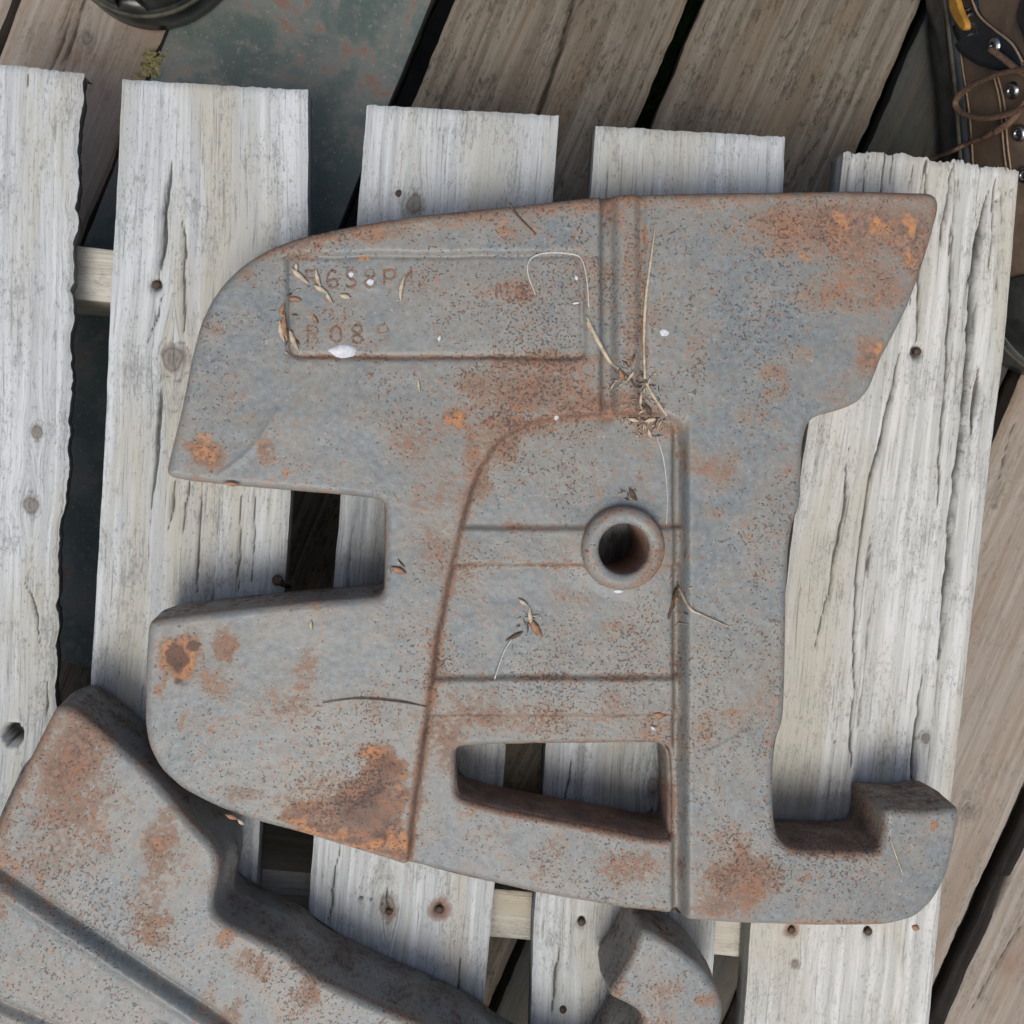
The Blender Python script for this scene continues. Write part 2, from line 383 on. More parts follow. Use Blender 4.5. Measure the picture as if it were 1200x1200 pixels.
    for px, py, rp, dp, kind in pits:
        c = at(px, py, z)[:2]; d = np.linalg.norm((P-c)*np.array([1, .8 if kind == 'knot' else 1]), axis=1); rr = rp*.00046
        dn = d*(1+.9*(fbm(P[:, 0]*170, P[:, 1]*110, seed+5, 3)-.44))
        if kind == 'knot':
            K = np.maximum(K, (1-ss(rr*.25, rr*1.15, dn))); zz = zz+.0008*np.exp(-(d/rr)**2)-dp*np.exp(-((d-rr)/(.0008))**2)
            crk = np.maximum(crk, .6*np.exp(-((dn-rr)/.0006)**2))
        elif kind == 'hole':
            f = 1-ss(rr*.85, rr, d); zz = zz-dp*f; crk = np.maximum(crk, f)
        else:
            f = 1-ss(rr*.4, rr*1.2, dn); zz = zz-dp*f; crk = np.maximum(crk, f*.9)
            Ru = np.maximum(Ru, (1-ss(rr, rr*3, dn))*(.7 if kind == 'rust' else .15))
    for px, py, rx, ry, am in stain:
        c = at(px, py, z)[:2]; Ru = np.maximum(Ru, am*np.exp(-(((P[:, 0]-c[0])/(rx*.00046))**2+((P[:, 1]-c[1])/(ry*.00046))**2)))
    n = (nv+1)*(nu+1); idx = np.arange(n).reshape(nv+1, nu+1)
    top = np.c_[P, zz+z]
    q = np.stack([idx[:-1, :-1], idx[1:, :-1], idx[1:, 1:], idx[:-1, 1:]], -1).reshape(-1, 4)
    ring = np.r_[idx[0, :-1], idx[:-1, -1], idx[-1, :0:-1], idx[:0:-1, 0]]; m = len(ring)
    s1 = top[ring].copy(); s2 = s1.copy(); s2[:, 2] = z-thick*.5; s2[:, :2] += (vn(np.arange(m)*.31, np.zeros(m), seed)[:, None]-.5)*.0006
    s3 = s1.copy(); s3[:, 2] = z-thick
    if under:
        inn = np.where(np.arange(m)[:, None] >= 0, -ax.mean(0)[None], 0)*(np.isin(ring, idx[:, -1]))[:, None]; s2[:, :2] += inn*under*.6; s3[:, :2] += inn*under
    i = np.arange(m); j = (i+1) % m
    S = [np.stack([n+a*m+i, n+a*m+j, n+(a+1)*m+j, n+(a+1)*m+i], 1) for a in (0, 1)]
    V = np.vstack([top, s1, s2, s3])
    bot = (n+2*m+np.arange(m))[None, ::-1]
    damp_shade = np.zeros(len(P))
    for px, py, rx, ry, am in DAMP_SHADE:
        c = at(px, py, 0)[:2]; damp_shade = np.maximum(damp_shade, am*np.exp(-((((P[:, 0]-c[0])/(rx*.00046))**2+((P[:, 1]-c[1])/(ry*.00046))**2)**1.5)))
    col = np.stack([K, Ru, crk, 1-damp_shade*(z > -.01)], 1); cs = col[ring]*np.array([.4, .5, .4, 1]); cs[:, 2] = np.maximum(cs[:, 2], side_shade); cs[:, 3] -= .4; cs0 = cs.copy(); cs0[:, 2] *= .6; col = np.vstack([col, cs0, cs, cs])  # board sides painted darker, as shade down in the gaps
    G = np.stack([gu.ravel()+seed*3.17, Vv.ravel()+seed*1.3, np.zeros(n)], 1)
    # around knots the grain bends
    for px, py, rp, dp, kind in pits:
        if kind == 'knot':
            c = at(px, py, z)[:2]; e = P-c; rr = rp*.00046
            sg = np.sign(e[:, 0]+1e-9); G[:, 0] -= sg*rr*1.0*np.exp(-(e[:, 0]/(rr*3))**2-(e[:, 1]/(rr*2.6))**2)*np.exp(-((np.abs(e[:, 0]))/(rr*2)))*.9
    Gs = G[ring]; G2 = Gs.copy(); G2[:, 0] += thick*.5; G3 = Gs.copy(); G3[:, 0] += thick
    G = np.vstack([G, Gs, G2, G3])
    c0 = V.mean(0); c0[2] = z-thick
    return mk(name, V, [q[:, ::-1], np.vstack(S)[:, ::-1], bot], mat, parent, col=col, uv=G, loc=tuple(c0))

# deck: direction taken from the gap line seen at the top of the picture
p0 = at(820, 0, DZ); p1 = at(757, 150, DZ); dv_ = (p1-p0)[:2]; dv_ /= np.linalg.norm(dv_); nrm = np.array([-dv_[1], dv_[0]])
if nrm[0] < 0: nrm = -nrm
def deck_edge(px, py): return float((at(px, py, DZ)[:2]) @ nrm)
deck = empty('deck', (0, 0, DZ-.03)); tag(deck, kind='structure')
wdk = None
edges = [(-270, 0, 13, 0, 11), (25, 0, 206, 0, 13), (216, 0, 505, 0, 15), (533, 0, 806, 0, 19), (826, 0, 1080, 0, 23), (1092, 0, 1170, 463, 29), (1188, 463, 1085, 1175, 31), (1107, 1200, 1390, 1200, 37), (1410, 1200, 1700, 1200, 41)]
for (xa, ya, xb, yb, sd_) in edges:
    a = deck_edge(xa, ya); b = deck_edge(xb, yb); t0, t1 = -.62, .62
    mk_ = lambda c: np.array([[*(nrm*c+dv_*t0), DZ], [*(nrm*c+dv_*t1), DZ]])
    cr = []; pit = []; st = []
    m = M_DECK
    if sd_ == 19: cr = [([(680, -30), (673, 0), (655, 60), (640, 110), (625, 150)], 5, .012)]
    if sd_ == 11 or sd_ == 13: m = M_DECKP; st = [(95, 70, 60, 30, .5)]; pit = [(102, 45, 12, .002, 'knot')]
    if sd_ == 13: cr = [([(88, 0), (60, 80)], 3, .004), ([(98, 0), (70, 90)], 3, .004)]
    if sd_ == 23: cr = [([(945, 10), (920, 45)], 4, .003), ([(960, 165), (935, 200)], 4, .004)]
    if sd_ >= 31: m = M_DECKP; pit = [(1135, 953, 11, .0012, 'knot'), (1165, 593, 5, .001, 'knot')]; st = [(1180, 1130, 40, 40, .5)]; cr = [([(1195, 480), (1170, 560)], 2, .003)]
    if sd_ == 37: m = M_DECKP; cr = [([(1197, 990), (1165, 1070)], 5, .006), ([(1200, 1080), (1140, 1180)], 3, .003)]
    if sd_ == 29: m = M_DECKD
    board('deck_plank', mk_(a), mk_(b), DZ, .028, m, deck, sd_, .0013, .004, cracks=cr, pits=pit, stain=st, rag_l=.0012, rag_r=.0012, ncr=24, relief=1.6, world=True)
# joists below carrying the planks
for t in (-.45, .05, .5):
    c = np.array([0, 0.])+dv_*t
    a = c-nrm*.75; b = c+nrm*.75
    V = []
    for z_ in (DZ-.0285, DZ-.16):
        for q in (a-dv_*.022, a+dv_*.022, b+dv_*.022, b-dv_*.022): V.append((*q, z_))
    jo = mk('joist', V, [[(0, 1, 2, 3), (7, 6, 5, 4), (0, 4, 5, 1), (1, 5, 6, 2), (2, 6, 7, 3), (3, 7, 4, 0)]], M_DECK, deck, smooth=False)

# green steel plate lying on the deck
e0 = deck_edge(217, 0); e1 = deck_edge(508, 0)
pc = [nrm*e0+dv_*-.5, nrm*e1+dv_*-.5, nrm*e1+dv_*.22, nrm*e0+dv_*.24]
ring = resample(np.array(pc), .01); ring = smooth_closed(ring, .6); nr = len(ring)
ring = ring+rng.normal(0, .00025, ring.shape)
V = np.vstack([np.c_[ring, np.full(nr, DZ+.0012)], np.c_[ring*1.0, np.full(nr, DZ+.0055)], np.c_[ring+(ring.mean(0)-ring)*.004, np.full(nr, DZ+.0065)]])
i = np.arange(nr); j = (i+1) % nr
pl = mk('steel_plate', V, [np.vstack([np.stack([a*nr+i, a*nr+j, (a+1)*nr+j, (a+1)*nr+i], 1) for a in (0, 1)])[:, ::-1], (2*nr+i)[None, ::-1], i[None]], M_PLATE, smooth=False, loc=(0, .2, DZ))
tag(pl, 'flat green painted steel sheet with rust spots lying on the deck behind the pallet', 'steel plate')

# ------------------------------------------------------------------ pallet
pal = empty('pallet', (*at(600, 650, 0)[:2], -.12))
tag(pal, 'weathered silver grey wooden pallet with five wide slats carrying the iron weights', 'pallet')
TH = .018
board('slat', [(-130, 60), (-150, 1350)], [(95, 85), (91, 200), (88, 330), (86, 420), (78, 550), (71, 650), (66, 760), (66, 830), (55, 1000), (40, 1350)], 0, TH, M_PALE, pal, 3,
      rag_r=.0022, step_r=.0022, under=.004, side_shade=.5, pits=[(15, 860, 13, .016, 'hole'), (43, 507, 9, .001, 'knot'), (36, 592, 12, .0008, 'knot'), (30, 112, 3, .002, 'nail')], ncr=50,
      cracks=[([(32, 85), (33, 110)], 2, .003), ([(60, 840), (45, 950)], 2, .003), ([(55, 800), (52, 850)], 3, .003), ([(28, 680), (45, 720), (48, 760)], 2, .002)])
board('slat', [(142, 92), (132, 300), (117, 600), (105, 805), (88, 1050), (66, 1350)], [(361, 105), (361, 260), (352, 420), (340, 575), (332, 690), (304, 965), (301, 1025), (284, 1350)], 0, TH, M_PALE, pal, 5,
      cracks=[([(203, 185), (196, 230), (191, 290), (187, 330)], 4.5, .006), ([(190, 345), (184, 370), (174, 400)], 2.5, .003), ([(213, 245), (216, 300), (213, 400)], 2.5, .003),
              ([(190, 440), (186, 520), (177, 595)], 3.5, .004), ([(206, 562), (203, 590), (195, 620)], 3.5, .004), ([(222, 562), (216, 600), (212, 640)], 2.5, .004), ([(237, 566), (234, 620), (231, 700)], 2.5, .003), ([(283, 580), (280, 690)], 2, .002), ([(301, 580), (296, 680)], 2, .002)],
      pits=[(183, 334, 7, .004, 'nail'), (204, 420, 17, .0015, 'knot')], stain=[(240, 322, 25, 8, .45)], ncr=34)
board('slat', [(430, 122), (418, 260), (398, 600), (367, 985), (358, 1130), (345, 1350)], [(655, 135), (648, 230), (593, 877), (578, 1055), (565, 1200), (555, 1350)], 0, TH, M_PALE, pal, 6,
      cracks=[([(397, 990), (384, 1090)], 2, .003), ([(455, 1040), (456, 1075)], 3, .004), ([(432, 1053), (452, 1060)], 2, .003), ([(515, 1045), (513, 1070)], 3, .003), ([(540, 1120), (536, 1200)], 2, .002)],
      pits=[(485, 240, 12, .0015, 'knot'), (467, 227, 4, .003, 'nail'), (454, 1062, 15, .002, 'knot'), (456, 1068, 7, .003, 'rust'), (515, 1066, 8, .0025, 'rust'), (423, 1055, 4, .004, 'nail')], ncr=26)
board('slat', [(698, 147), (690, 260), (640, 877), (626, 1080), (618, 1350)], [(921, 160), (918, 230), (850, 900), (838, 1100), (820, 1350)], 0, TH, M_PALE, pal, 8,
      cracks=[([(655, 1110), (650, 1160), (646, 1195)], 3, .004), ([(668, 890), (662, 960)], 2, .002)], pits=[(748, 652, 52, .001, 'nail'), (682, 1080, 6, .004, 'nail'), (765, 920, 12, .001, 'knot')], stain=[(870, 210, 30, 4, .4)], ncr=30)  # the widest pit is shade painted beneath the bore, not a nail
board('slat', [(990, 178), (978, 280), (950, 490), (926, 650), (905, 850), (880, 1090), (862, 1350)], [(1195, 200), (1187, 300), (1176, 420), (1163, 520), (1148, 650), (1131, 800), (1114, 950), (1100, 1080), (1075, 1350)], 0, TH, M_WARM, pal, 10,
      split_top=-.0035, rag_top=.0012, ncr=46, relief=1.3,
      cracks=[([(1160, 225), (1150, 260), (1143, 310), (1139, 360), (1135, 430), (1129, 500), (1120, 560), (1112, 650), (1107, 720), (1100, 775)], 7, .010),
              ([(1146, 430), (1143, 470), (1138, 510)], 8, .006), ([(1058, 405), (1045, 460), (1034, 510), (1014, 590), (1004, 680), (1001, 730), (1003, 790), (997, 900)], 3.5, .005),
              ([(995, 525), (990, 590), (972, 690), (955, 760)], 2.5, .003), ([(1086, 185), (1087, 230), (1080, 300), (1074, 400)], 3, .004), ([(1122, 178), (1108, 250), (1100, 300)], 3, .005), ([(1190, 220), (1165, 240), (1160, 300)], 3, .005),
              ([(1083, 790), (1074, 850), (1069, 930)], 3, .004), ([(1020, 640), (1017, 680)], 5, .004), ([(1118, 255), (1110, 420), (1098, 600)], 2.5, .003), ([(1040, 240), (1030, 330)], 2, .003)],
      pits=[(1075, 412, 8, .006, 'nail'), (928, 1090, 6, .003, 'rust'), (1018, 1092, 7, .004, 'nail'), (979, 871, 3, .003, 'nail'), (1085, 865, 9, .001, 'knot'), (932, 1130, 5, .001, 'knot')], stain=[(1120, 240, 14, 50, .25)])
# stringers and feet under the slats
def bar(name, a, b, wd, z0, z1, mat, parent, seed):
    d = (b-a)/np.linalg.norm(b-a); n = np.array([-d[1], d[0]])*wd/2
    return board(name, np.array([[*(a+n), z0], [*(b+n), z0]]), np.array([[*(a-n), z0], [*(b-n), z0]]), z0, z0-z1, mat, parent, seed, .0016, .005, world=True, ncr=2)
rows = [((-120, 297), (1150, 428)), ((-120, 1013), (1070, 1114))]
for k, (pa, pb) in enumerate(rows):
    a = at(*pa, -TH-.001)[:2]; b = at(*pb, -TH-.001)[:2]
    bar('stringer', a, b, .028, -TH-.0025, -.1235, M_STRING, pal, 50+k)
def nail(px, py, z=0.0, r=.0022, tilt=(0, 0, 1)):
    c = at(px, py, z+.0006); prof = [(0, .0009), (r*.7, .0008), (r, .0003), (r, -.0004), (r*.4, -.0006), (r*.38, -.006), (0, -.006)]
    lathe('nail_head', prof, tuple(c), M_NAIL, pal, 14, axis=tilt)
for p in [(183, 334), (456, 1069), (515, 1066), (682, 1081), (1018, 1092), (928, 1090), (1075, 412), (467, 227)]: nail(*p, z=-.002)
nail(325, 680, .003, .003, (-.3, .2, .9)); nail(660, 1183, 0, .0022, (.4, .2, .9))
# bent nail shank standing up at the slat edge
q = pts([(324, 680), (330, 684), (337, 690)], 0); q[:, 2] = (.003, .001, -.006)
tubes('bent_nail', [(q, .0013)], M_NAIL, pal, 8)

# ------------------------------------------------------------------ cast iron weight
T = .048; PX = (CAM_Z-T)/F
OUT = [(1098, 225), (1000, 222), (860, 224), (745, 226), (700, 229), (600, 240), (480, 252), (400, 266), (350, 277), (315, 290), (285, 308), (262, 330), (246, 352), (233, 380), (223, 420), (211, 480), (200, 525), (192, 558),
       (215, 563), (260, 568), (340, 575), (400, 580), (451, 586), (451, 640), (450, 698), (400, 702), (330, 708), (230, 719), (173, 727), (169, 780), (168, 850), (173, 877), (186, 902), (212, 926), (250, 946), (300, 964), (380, 987), (440, 1005), (480, 1018), (550, 1036), (650, 1058), (740, 1073), (800, 1079), (860, 1084), (960, 1087), (1040, 1086), (1073, 1078), (1095, 1058), (1112, 1028), (1121, 990),
       (1127, 945), (1085, 951), (1037, 947), (1037, 975), (1033, 998), (980, 998), (930, 996), (912, 985), (908, 955), (908, 900), (911, 870), (920, 845), (922, 800), (923, 700), (926, 640), (931, 612), (940, 592), (941, 560), (943, 515), (949, 493),
       (962, 486), (985, 481), (1008, 472), (1022, 455), (1035, 420), (1050, 392), (1065, 362), (1077, 330), (1090, 290), (1100, 255), (1104, 238)]
HOLE = [(533, 880), (560, 878), (660, 876), (780, 875), (790, 885), (792, 930), (792, 990), (765, 989), (700, 976), (640, 965), (580, 953), (535, 940)]
BORE = (731, 643)
def outline(px, sig, R):
    q = resample(np.array(px, float), 2.5); q = smooth_closed(q, sig)
    w_ = pts(q, T)[:, :2]; return resample(w_, .0010)
def area(q): return .5*np.sum(q[:, 0]*np.roll(q[:, 1], -1)-np.roll(q[:, 0], -1)*q[:, 1])
outer = outline(OUT, 2.9, .004); hole = outline(HOLE, 2.6, .003)
bc = at(*BORE, T)[:2]; a_ = np.linspace(0, 2*math.pi, 90, endpoint=False); bore = bc+np.stack([np.cos(a_), np.sin(a_)], 1)*36*PX
if area(outer) < 0: outer = outer[::-1]
if area(hole) < 0: hole = hole[::-1]
def normals(q, inward):
    t = np.roll(q, -1, 0)-np.roll(q, 1, 0); t = smooth_closed(t, 1.2); t /= np.linalg.norm(t, axis=1)[:, None]
    n = np.stack([-t[:, 1], t[:, 0]], 1); return n if inward else -n       # left of a CCW loop = inside
loops = [(outer, normals(outer, True), .0042), (hole, normals(hole, False), .0034), (bore, normals(bore, False), .0006)]

PANEL = resample(np.array([(468, 1120), (478, 1010), (488, 930), (500, 850), (514, 745), (533, 650), (548, 590), (562, 550), (585, 517), (618, 497), (660, 488), (720, 484), (783, 485), (800, 496), (806, 520), (804, 700), (803, 900), (804, 1120)], float), 12)
REC1 = smooth_closed(resample(np.array([(572, 550), (592, 524), (622, 505), (662, 496), (720, 493), (780, 495), (795, 512), (796, 620), (700, 620), (558, 618)], float), 4), 1.5)
REC2 = smooth_closed(resample(np.array([(545, 664), (690, 664), (795, 664), (794, 797), (516, 797), (527, 730)], float), 4), 1.2)
REC3 = smooth_closed(resample(np.array([(508, 842), (793, 842), (793, 1052), (700, 1044), (560, 1018), (492, 1003), (498, 910)], float), 4), 2)
LAB = smooth_closed(resample(np.array([(337, 299), (683, 297), (686, 419), (339, 418)], float), 3), 2.2)
def relief(P):
    px, py = topx(P[:, 0], P[:, 1], T); Q = np.stack([px, py], 1)
    Qn = Q+np.stack([fbm(px/40, py/40, 3, 2)-.37, fbm(px/40, py/40, 9, 2)-.37], 1)*4
    h = -.0036*ss(-4, 5, sdf(Qn, PANEL))
    pm = sdf(Qn, PANEL); h = h-.0011*np.exp(-(pm/3.5)**2)*ss(790, 770, px)
    for y0, y1 in ((0, 619), (664, 797), (842, 2000)):
        h = h-.0024*ss(-4, 4, np.minimum(Qn[:, 1]-y0, y1-Qn[:, 1]))*ss(-2, 5, pm)
        for yy in (y0, y1): h = h-.0006*np.exp(-((Qn[:, 1]-yy)/2.5)**2)*ss(-2, 3, pm)
    ls = sdf(Qn, LAB); h = h-.0018*ss(-3, 3, ls)-.0014*np.exp(-(ls/3.2)**2)
    # upright channel: deep groove at its left, slim one at its right
    m = ss(500, 470, py)
    h = h-m*(.0055*np.exp(-((px-713)/8.5)**4)+.0002-.0012*ss(722, 730, px)*ss(748, 742, px)+.0022*np.exp(-((px-753)/4.5)**2))
    h = h-.0052*np.exp(-((px-799)/7.0)**4)*ss(482, 515, py)
    # boss fillet, dents, uneven casting skin
    rb = np.hypot(px-BORE[0], py-BORE[1]); h = h+.0009*(1-ss(48, 64, rb))
    h = h+(fbm(px/70, py/70, 21, 4)-.47)*.0016+(fbm(px/9, py/9, 22, 3)-.45)*.0003+(fbm(px/28, py/28, 25, 3)-.45)*.0005
    h = h-.0010*np.exp(-(((px-208)/16)**2+((py-772)/14)**2))-.0006*np.exp(-(((px-262)/10)**2+((py-757)/12)**2))
    sc = seg_dist(Q, np.array([(258, 556), (285, 536), (305, 515), (325, 482)], float)); h = h+.0007*np.exp(-(sc/3.0)**2)
    rg = np.hypot(px-313, py-529); h = h+.0007*np.exp(-((rg-5)/2.5)**2)
    sc = seg_dist(Q, np.array([(830, 877), (860, 862), (878, 850), (889, 832)], float)); h = h-.0007*np.exp(-(sc/1.8)**2)
    tri = ss(30, 0, np.abs(py-(955+(px-330)*.33)))*ss(320, 350, px)*ss(480, 470, px); h = h-.0006*tri
    return h
# rust: x, y, rx, ry, rust, orange, dark
MAIN_RUST = [(985, 262, 120, 34, .9, .3, .15), (1075, 290, 24, 60, .9, .4, .1), (1005, 330, 60, 40, .6, .2, .1), (245, 532, 26, 22, .9, .7, .1), (243, 512, 10, 10, .4, .9, 0), (313, 529, 13, 13, .8, .8, 0), (336, 557, 8, 7, .5, 1, 0), (290, 490, 22, 9, .4, .5, 0), (346, 495, 9, 7, .3, .7, 0), (240, 450, 12, 8, .3, .3, 0), (275, 420, 14, 10, .3, .2, 0),
    (534, 491, 17, 16, 1, .9, .25), (620, 455, 110, 28, .75, .12, .1), (585, 520, 35, 34, .7, .1, .15), (560, 470, 60, 30, .45, .1, .15), (660, 470, 70, 22, .6, .05, .1), (510, 560, 50, 70, .38, .05, 0), (690, 450, 12, 8, .4, .6, 0),
    (985, 275, 110, 40, .75, .35, 0), (1060, 270, 38, 42, .85, .5, .1), (945, 300, 12, 14, .6, .9, 0), (1030, 268, 14, 14, .6, .9, 0), (1068, 262, 9, 14, .5, 1, 0), (1066, 305, 7, 14, .5, 1, 0), (990, 258, 14, 18, .6, .8, 0), (1035, 345, 28, 22, .7, .3, .1), (960, 340, 40, 28, .5, .15, 0), (1020, 415, 22, 28, .8, .4, .1), (1032, 410, 6, 16, .4, .9, 0), (908, 463, 20, 12, .7, .5, 0), (940, 415, 14, 14, .5, .5, 0), (870, 285, 35, 20, .35, .3, 0), (980, 465, 25, 12, .4, .1, 0), (925, 545, 20, 20, .3, .1, 0),
    (210, 770, 30, 30, 1, 1.0, 0), (207, 770, 13, 20, .2, 0, 1.2), (226, 757, 9, 7, 0, 0, 1.0), (212, 800, 10, 9, 0, .3, .8), (265, 755, 16, 22, .95, .15, .35), (215, 850, 10, 20, .35, .3, 0), (190, 800, 8, 25, .6, .6, 0),
    (430, 945, 48, 38, .95, .15, .6), (452, 905, 22, 32, 1, .45, .5), (437, 882, 22, 12, .8, .8, 0), (345, 950, 35, 22, .55, .5, 0), (375, 930, 40, 30, .5, .25, 0), (385, 975, 50, 9, 1, .9, 0), (340, 960, 24, 7, .9, .9, 0), (440, 992, 40, 9, 1, .9, 0), (462, 985, 14, 16, .9, 1, 0), (471, 930, 7, 45, .9, .6, .1),
    (868, 1030, 46, 40, 1, .25, .1), (845, 1060, 40, 24, .7, .15, 0), (855, 985, 30, 20, .5, .2, 0), (865, 840, 40, 16, .5, .3, 0), (830, 850, 18, 30, .45, .35, 0), (905, 865, 10, 30, .5, .2, 0), (955, 1000, 30, 8, .3, .1, 0), (1090, 965, 6, 10, .7, .7, 0), (945, 1025, 12, 8, .5, .5, 0),
    (745, 1022, 55, 22, .55, .3, 0), (590, 845, 120, 26, .55, .12, 0), (530, 880, 24, 50, .6, .2, 0), (560, 815, 60, 14, .4, .1, 0), (640, 842, 140, 5, .6, .1, .1), (620, 662, 80, 5, .6, .15, 0), (620, 620, 70, 4, .5, .1, 0), (700, 575, 14, 10, .5, .5, 0), (670, 700, 40, 20, .35, .1, 0),
    (738, 350, 12, 130, .55, .1, .05), (735, 470, 22, 14, .9, .15, .1), (753, 330, 4, 120, .8, .05, .2), (770, 500, 40, 16, .7, .1, .1), (610, 345, 28, 18, .6, .1, .1), (500, 330, 30, 20, .35, .1, 0), (345, 300, 40, 10, .5, .2, 0), (370, 380, 60, 30, .28, .1, 0), (420, 275, 70, 12, .7, .5, 0), (290, 325, 16, 16, .5, .3, 0), (520, 258, 60, 12, .6, .5, 0), (610, 270, 40, 18, .5, .4, 0), (628, 275, 6, 5, .6, 1.1, 0), (425, 299, 7, 4, .6, 1.1, 0), (740, 235, 20, 14, .9, .2, 0), (760, 540, 8, 40, .3, .1, 0), (783, 640, 10, 30, .3, .1, 0)]
rs = random.Random(5)
for _ in range(95):
    x_, y_ = rs.uniform(180, 1110), rs.uniform(225, 1085); MAIN_RUST.append((x_, y_, rs.uniform(12, 48), rs.uniform(10, 34), rs.uniform(.22, .5), rs.choice([0, 0, 0, .25, .5]), rs.choice([0, 0, .15])))
MAIN_RUST += [(520, 640, 40, 60, .5, .1, 0), (600, 500, 60, 16, .85, .1, .2), (690, 475, 60, 12, .85, .1, .15), (560, 540, 18, 60, .75, .1, .1), (500, 520, 70, 60, .4, .05, 0), (640, 425, 80, 14, .8, .15, .1)]
SECOND_RUST = [(rs.uniform(820, 1100), rs.uniform(225, 1085), rs.uniform(14, 40), rs.uniform(10, 30), rs.uniform(.25, .5), rs.choice([0, 0, .3, .6]), 0) for _ in range(40)]+[(1050, 270, 70, 40, .9, .1, .1), (980, 300, 80, 50, .55, .05, 0), (960, 420, 60, 30, .5, .25, 0), (1000, 400, 30, 24, .75, .5, 0), (905, 440, 30, 40, .55, .35, 0), (930, 520, 14, 20, .6, .7, 0), (860, 260, 50, 20, .4, .1, 0), (912, 560, 16, 30, .6, .1, .2), (905, 640, 20, 20, .7, .3, 0), (900, 840, 20, 60, .7, .15, .1), (820, 600, 30, 60, .4, .2, 0), (1060, 1000, 40, 30, .35, .1, 0), (1050, 960, 14, 8, .6, .6, 0), (1080, 1050, 14, 14, .6, .5, 0), (900, 300, 40, 40, .3, .3, 0)]
TRI = np.array([(437, 872), (462, 884), (474, 930), (478, 1012), (440, 1003), (380, 984), (328, 962), (326, 950), (345, 938), (390, 932), (420, 905)], float)
def rust_shade_map(P, lst, z):
    px, py = topx(P[:, 0], P[:, 1], T); R = np.zeros((len(P), 3))
    wx = px+(fbm(px/18, py/18, 61, 3)-.45)*22; wy = py+(fbm(px/18, py/18, 67, 3)-.45)*22
    for x, y, rx, ry, r, o, d in lst:
        g_ = np.exp(-(((wx-x)/rx)**2+((wy-y)/ry)**2)**1.4)
        R = np.maximum(R, g_[:, None]*np.array([r, o, d]))
    Q = np.stack([px, py], 1)
    # crevices of the panel hold rust on the left and lower sides, edges too
    pd = np.abs(sdf(Q, PANEL)); R[:, 0] = np.maximum(R[:, 0], (.75*np.exp(-(pd/6)**2)+.42*np.exp(-(pd/20)**2))*ss(790, 760, px)*(.6+.6*fbm(px/30, py/30, 5, 2)))
    R[:, 2] = np.maximum(R[:, 2], .42*np.exp(-(pd/3.5)**2))  # dark rim painted along the panel step to deepen its shade
    ld = np.abs(sdf(Q, LAB)); R[:, 0] = np.maximum(R[:, 0], .8*np.exp(-(ld/4)**2)*ss(395, 415, py)*ss(700, 660, px))
    od = seg_dist(Q, np.stack(topx(outer[::4, 0], outer[::4, 1], T), 1), True)
    R[:, 0] = np.maximum(R[:, 0], .85*np.exp(-(od/22)**2)*ss(330, 290, py)*(.45+.9*fbm(px/25, py/25, 8, 3)))
    R[:, 0] = np.maximum(R[:, 0], .45*np.exp(-(od/5)**2))
    ip = ss(-2, 4, sdf(Q, PANEL))
    for yy in (619, 664, 797, 842):
        e_ = np.exp(-((py-yy)/4)**2)*ip; R[:, 2] = np.maximum(R[:, 2], (.42 if yy in (619, 797) else .55)*e_); R[:, 0] = np.maximum(R[:, 0], .65*np.exp(-((py-yy)/6)**2)*ip*(.4+.9*fbm(px/25, py*0, int(yy), 3)))  # rib steps carry rust and a painted line of shade
    R[:, 2] = np.maximum(R[:, 2], .46*np.exp(-((px-799)/6)**4)*ss(485, 515, py)); R[:, 2] = np.maximum(R[:, 2], .42*np.exp(-((px-713)/7)**4)*ss(500, 470, py))  # groove shade painted into the right step and the channel
    if lst is MAIN_RUST:
        td = sdf(np.stack([wx*.5+px*.5, wy*.5+py*.5], 1), TRI); R[:, 0] = np.maximum(R[:, 0], .95*ss(-6, 8, td)); R[:, 1] = np.maximum(R[:, 1], .72*np.exp(-((td-2)/7)**2)*ss(-8, 0, td)*(ss(900, 960, py)+.4*ss(430, 460, px)).clip(0, 1))
        R[:, 2] = np.maximum(R[:, 2], .75*ss(8, 24, td)*ss(380, 430, px)*(.3+1.2*fbm(px/22, py/22, 91, 3)))
    hd = seg_dist(Q, np.stack(topx(hole[::3, 0], hole[::3, 1], T), 1), True)
    R[:, 0] = np.maximum(R[:, 0], .9*np.exp(-(hd/8)**2)*ss(900, 945, py)); R[:, 1] = np.maximum(R[:, 1], .6*np.exp(-(hd/5)**2)*ss(930, 955, py)*ss(800, 740, px))
    R[:, 0] = np.maximum(R[:, 0], .5*np.exp(-(hd/7)**2))
    nk = ss(905, 925, px)*ss(900, 990, py)*np.exp(-(od/10)**2)*ss(1045, 1030, px); R[:, 0] = np.maximum(R[:, 0], .7*nk)
    R[:, 2] = np.maximum(R[:, 2], .40*np.exp(-(ld/3)**2))  # label border darkened, groove shade put into the colour
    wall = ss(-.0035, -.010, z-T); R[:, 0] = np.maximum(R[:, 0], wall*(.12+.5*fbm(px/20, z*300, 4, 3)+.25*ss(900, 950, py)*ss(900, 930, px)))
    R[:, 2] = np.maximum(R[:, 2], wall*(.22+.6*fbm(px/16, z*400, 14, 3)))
    return R

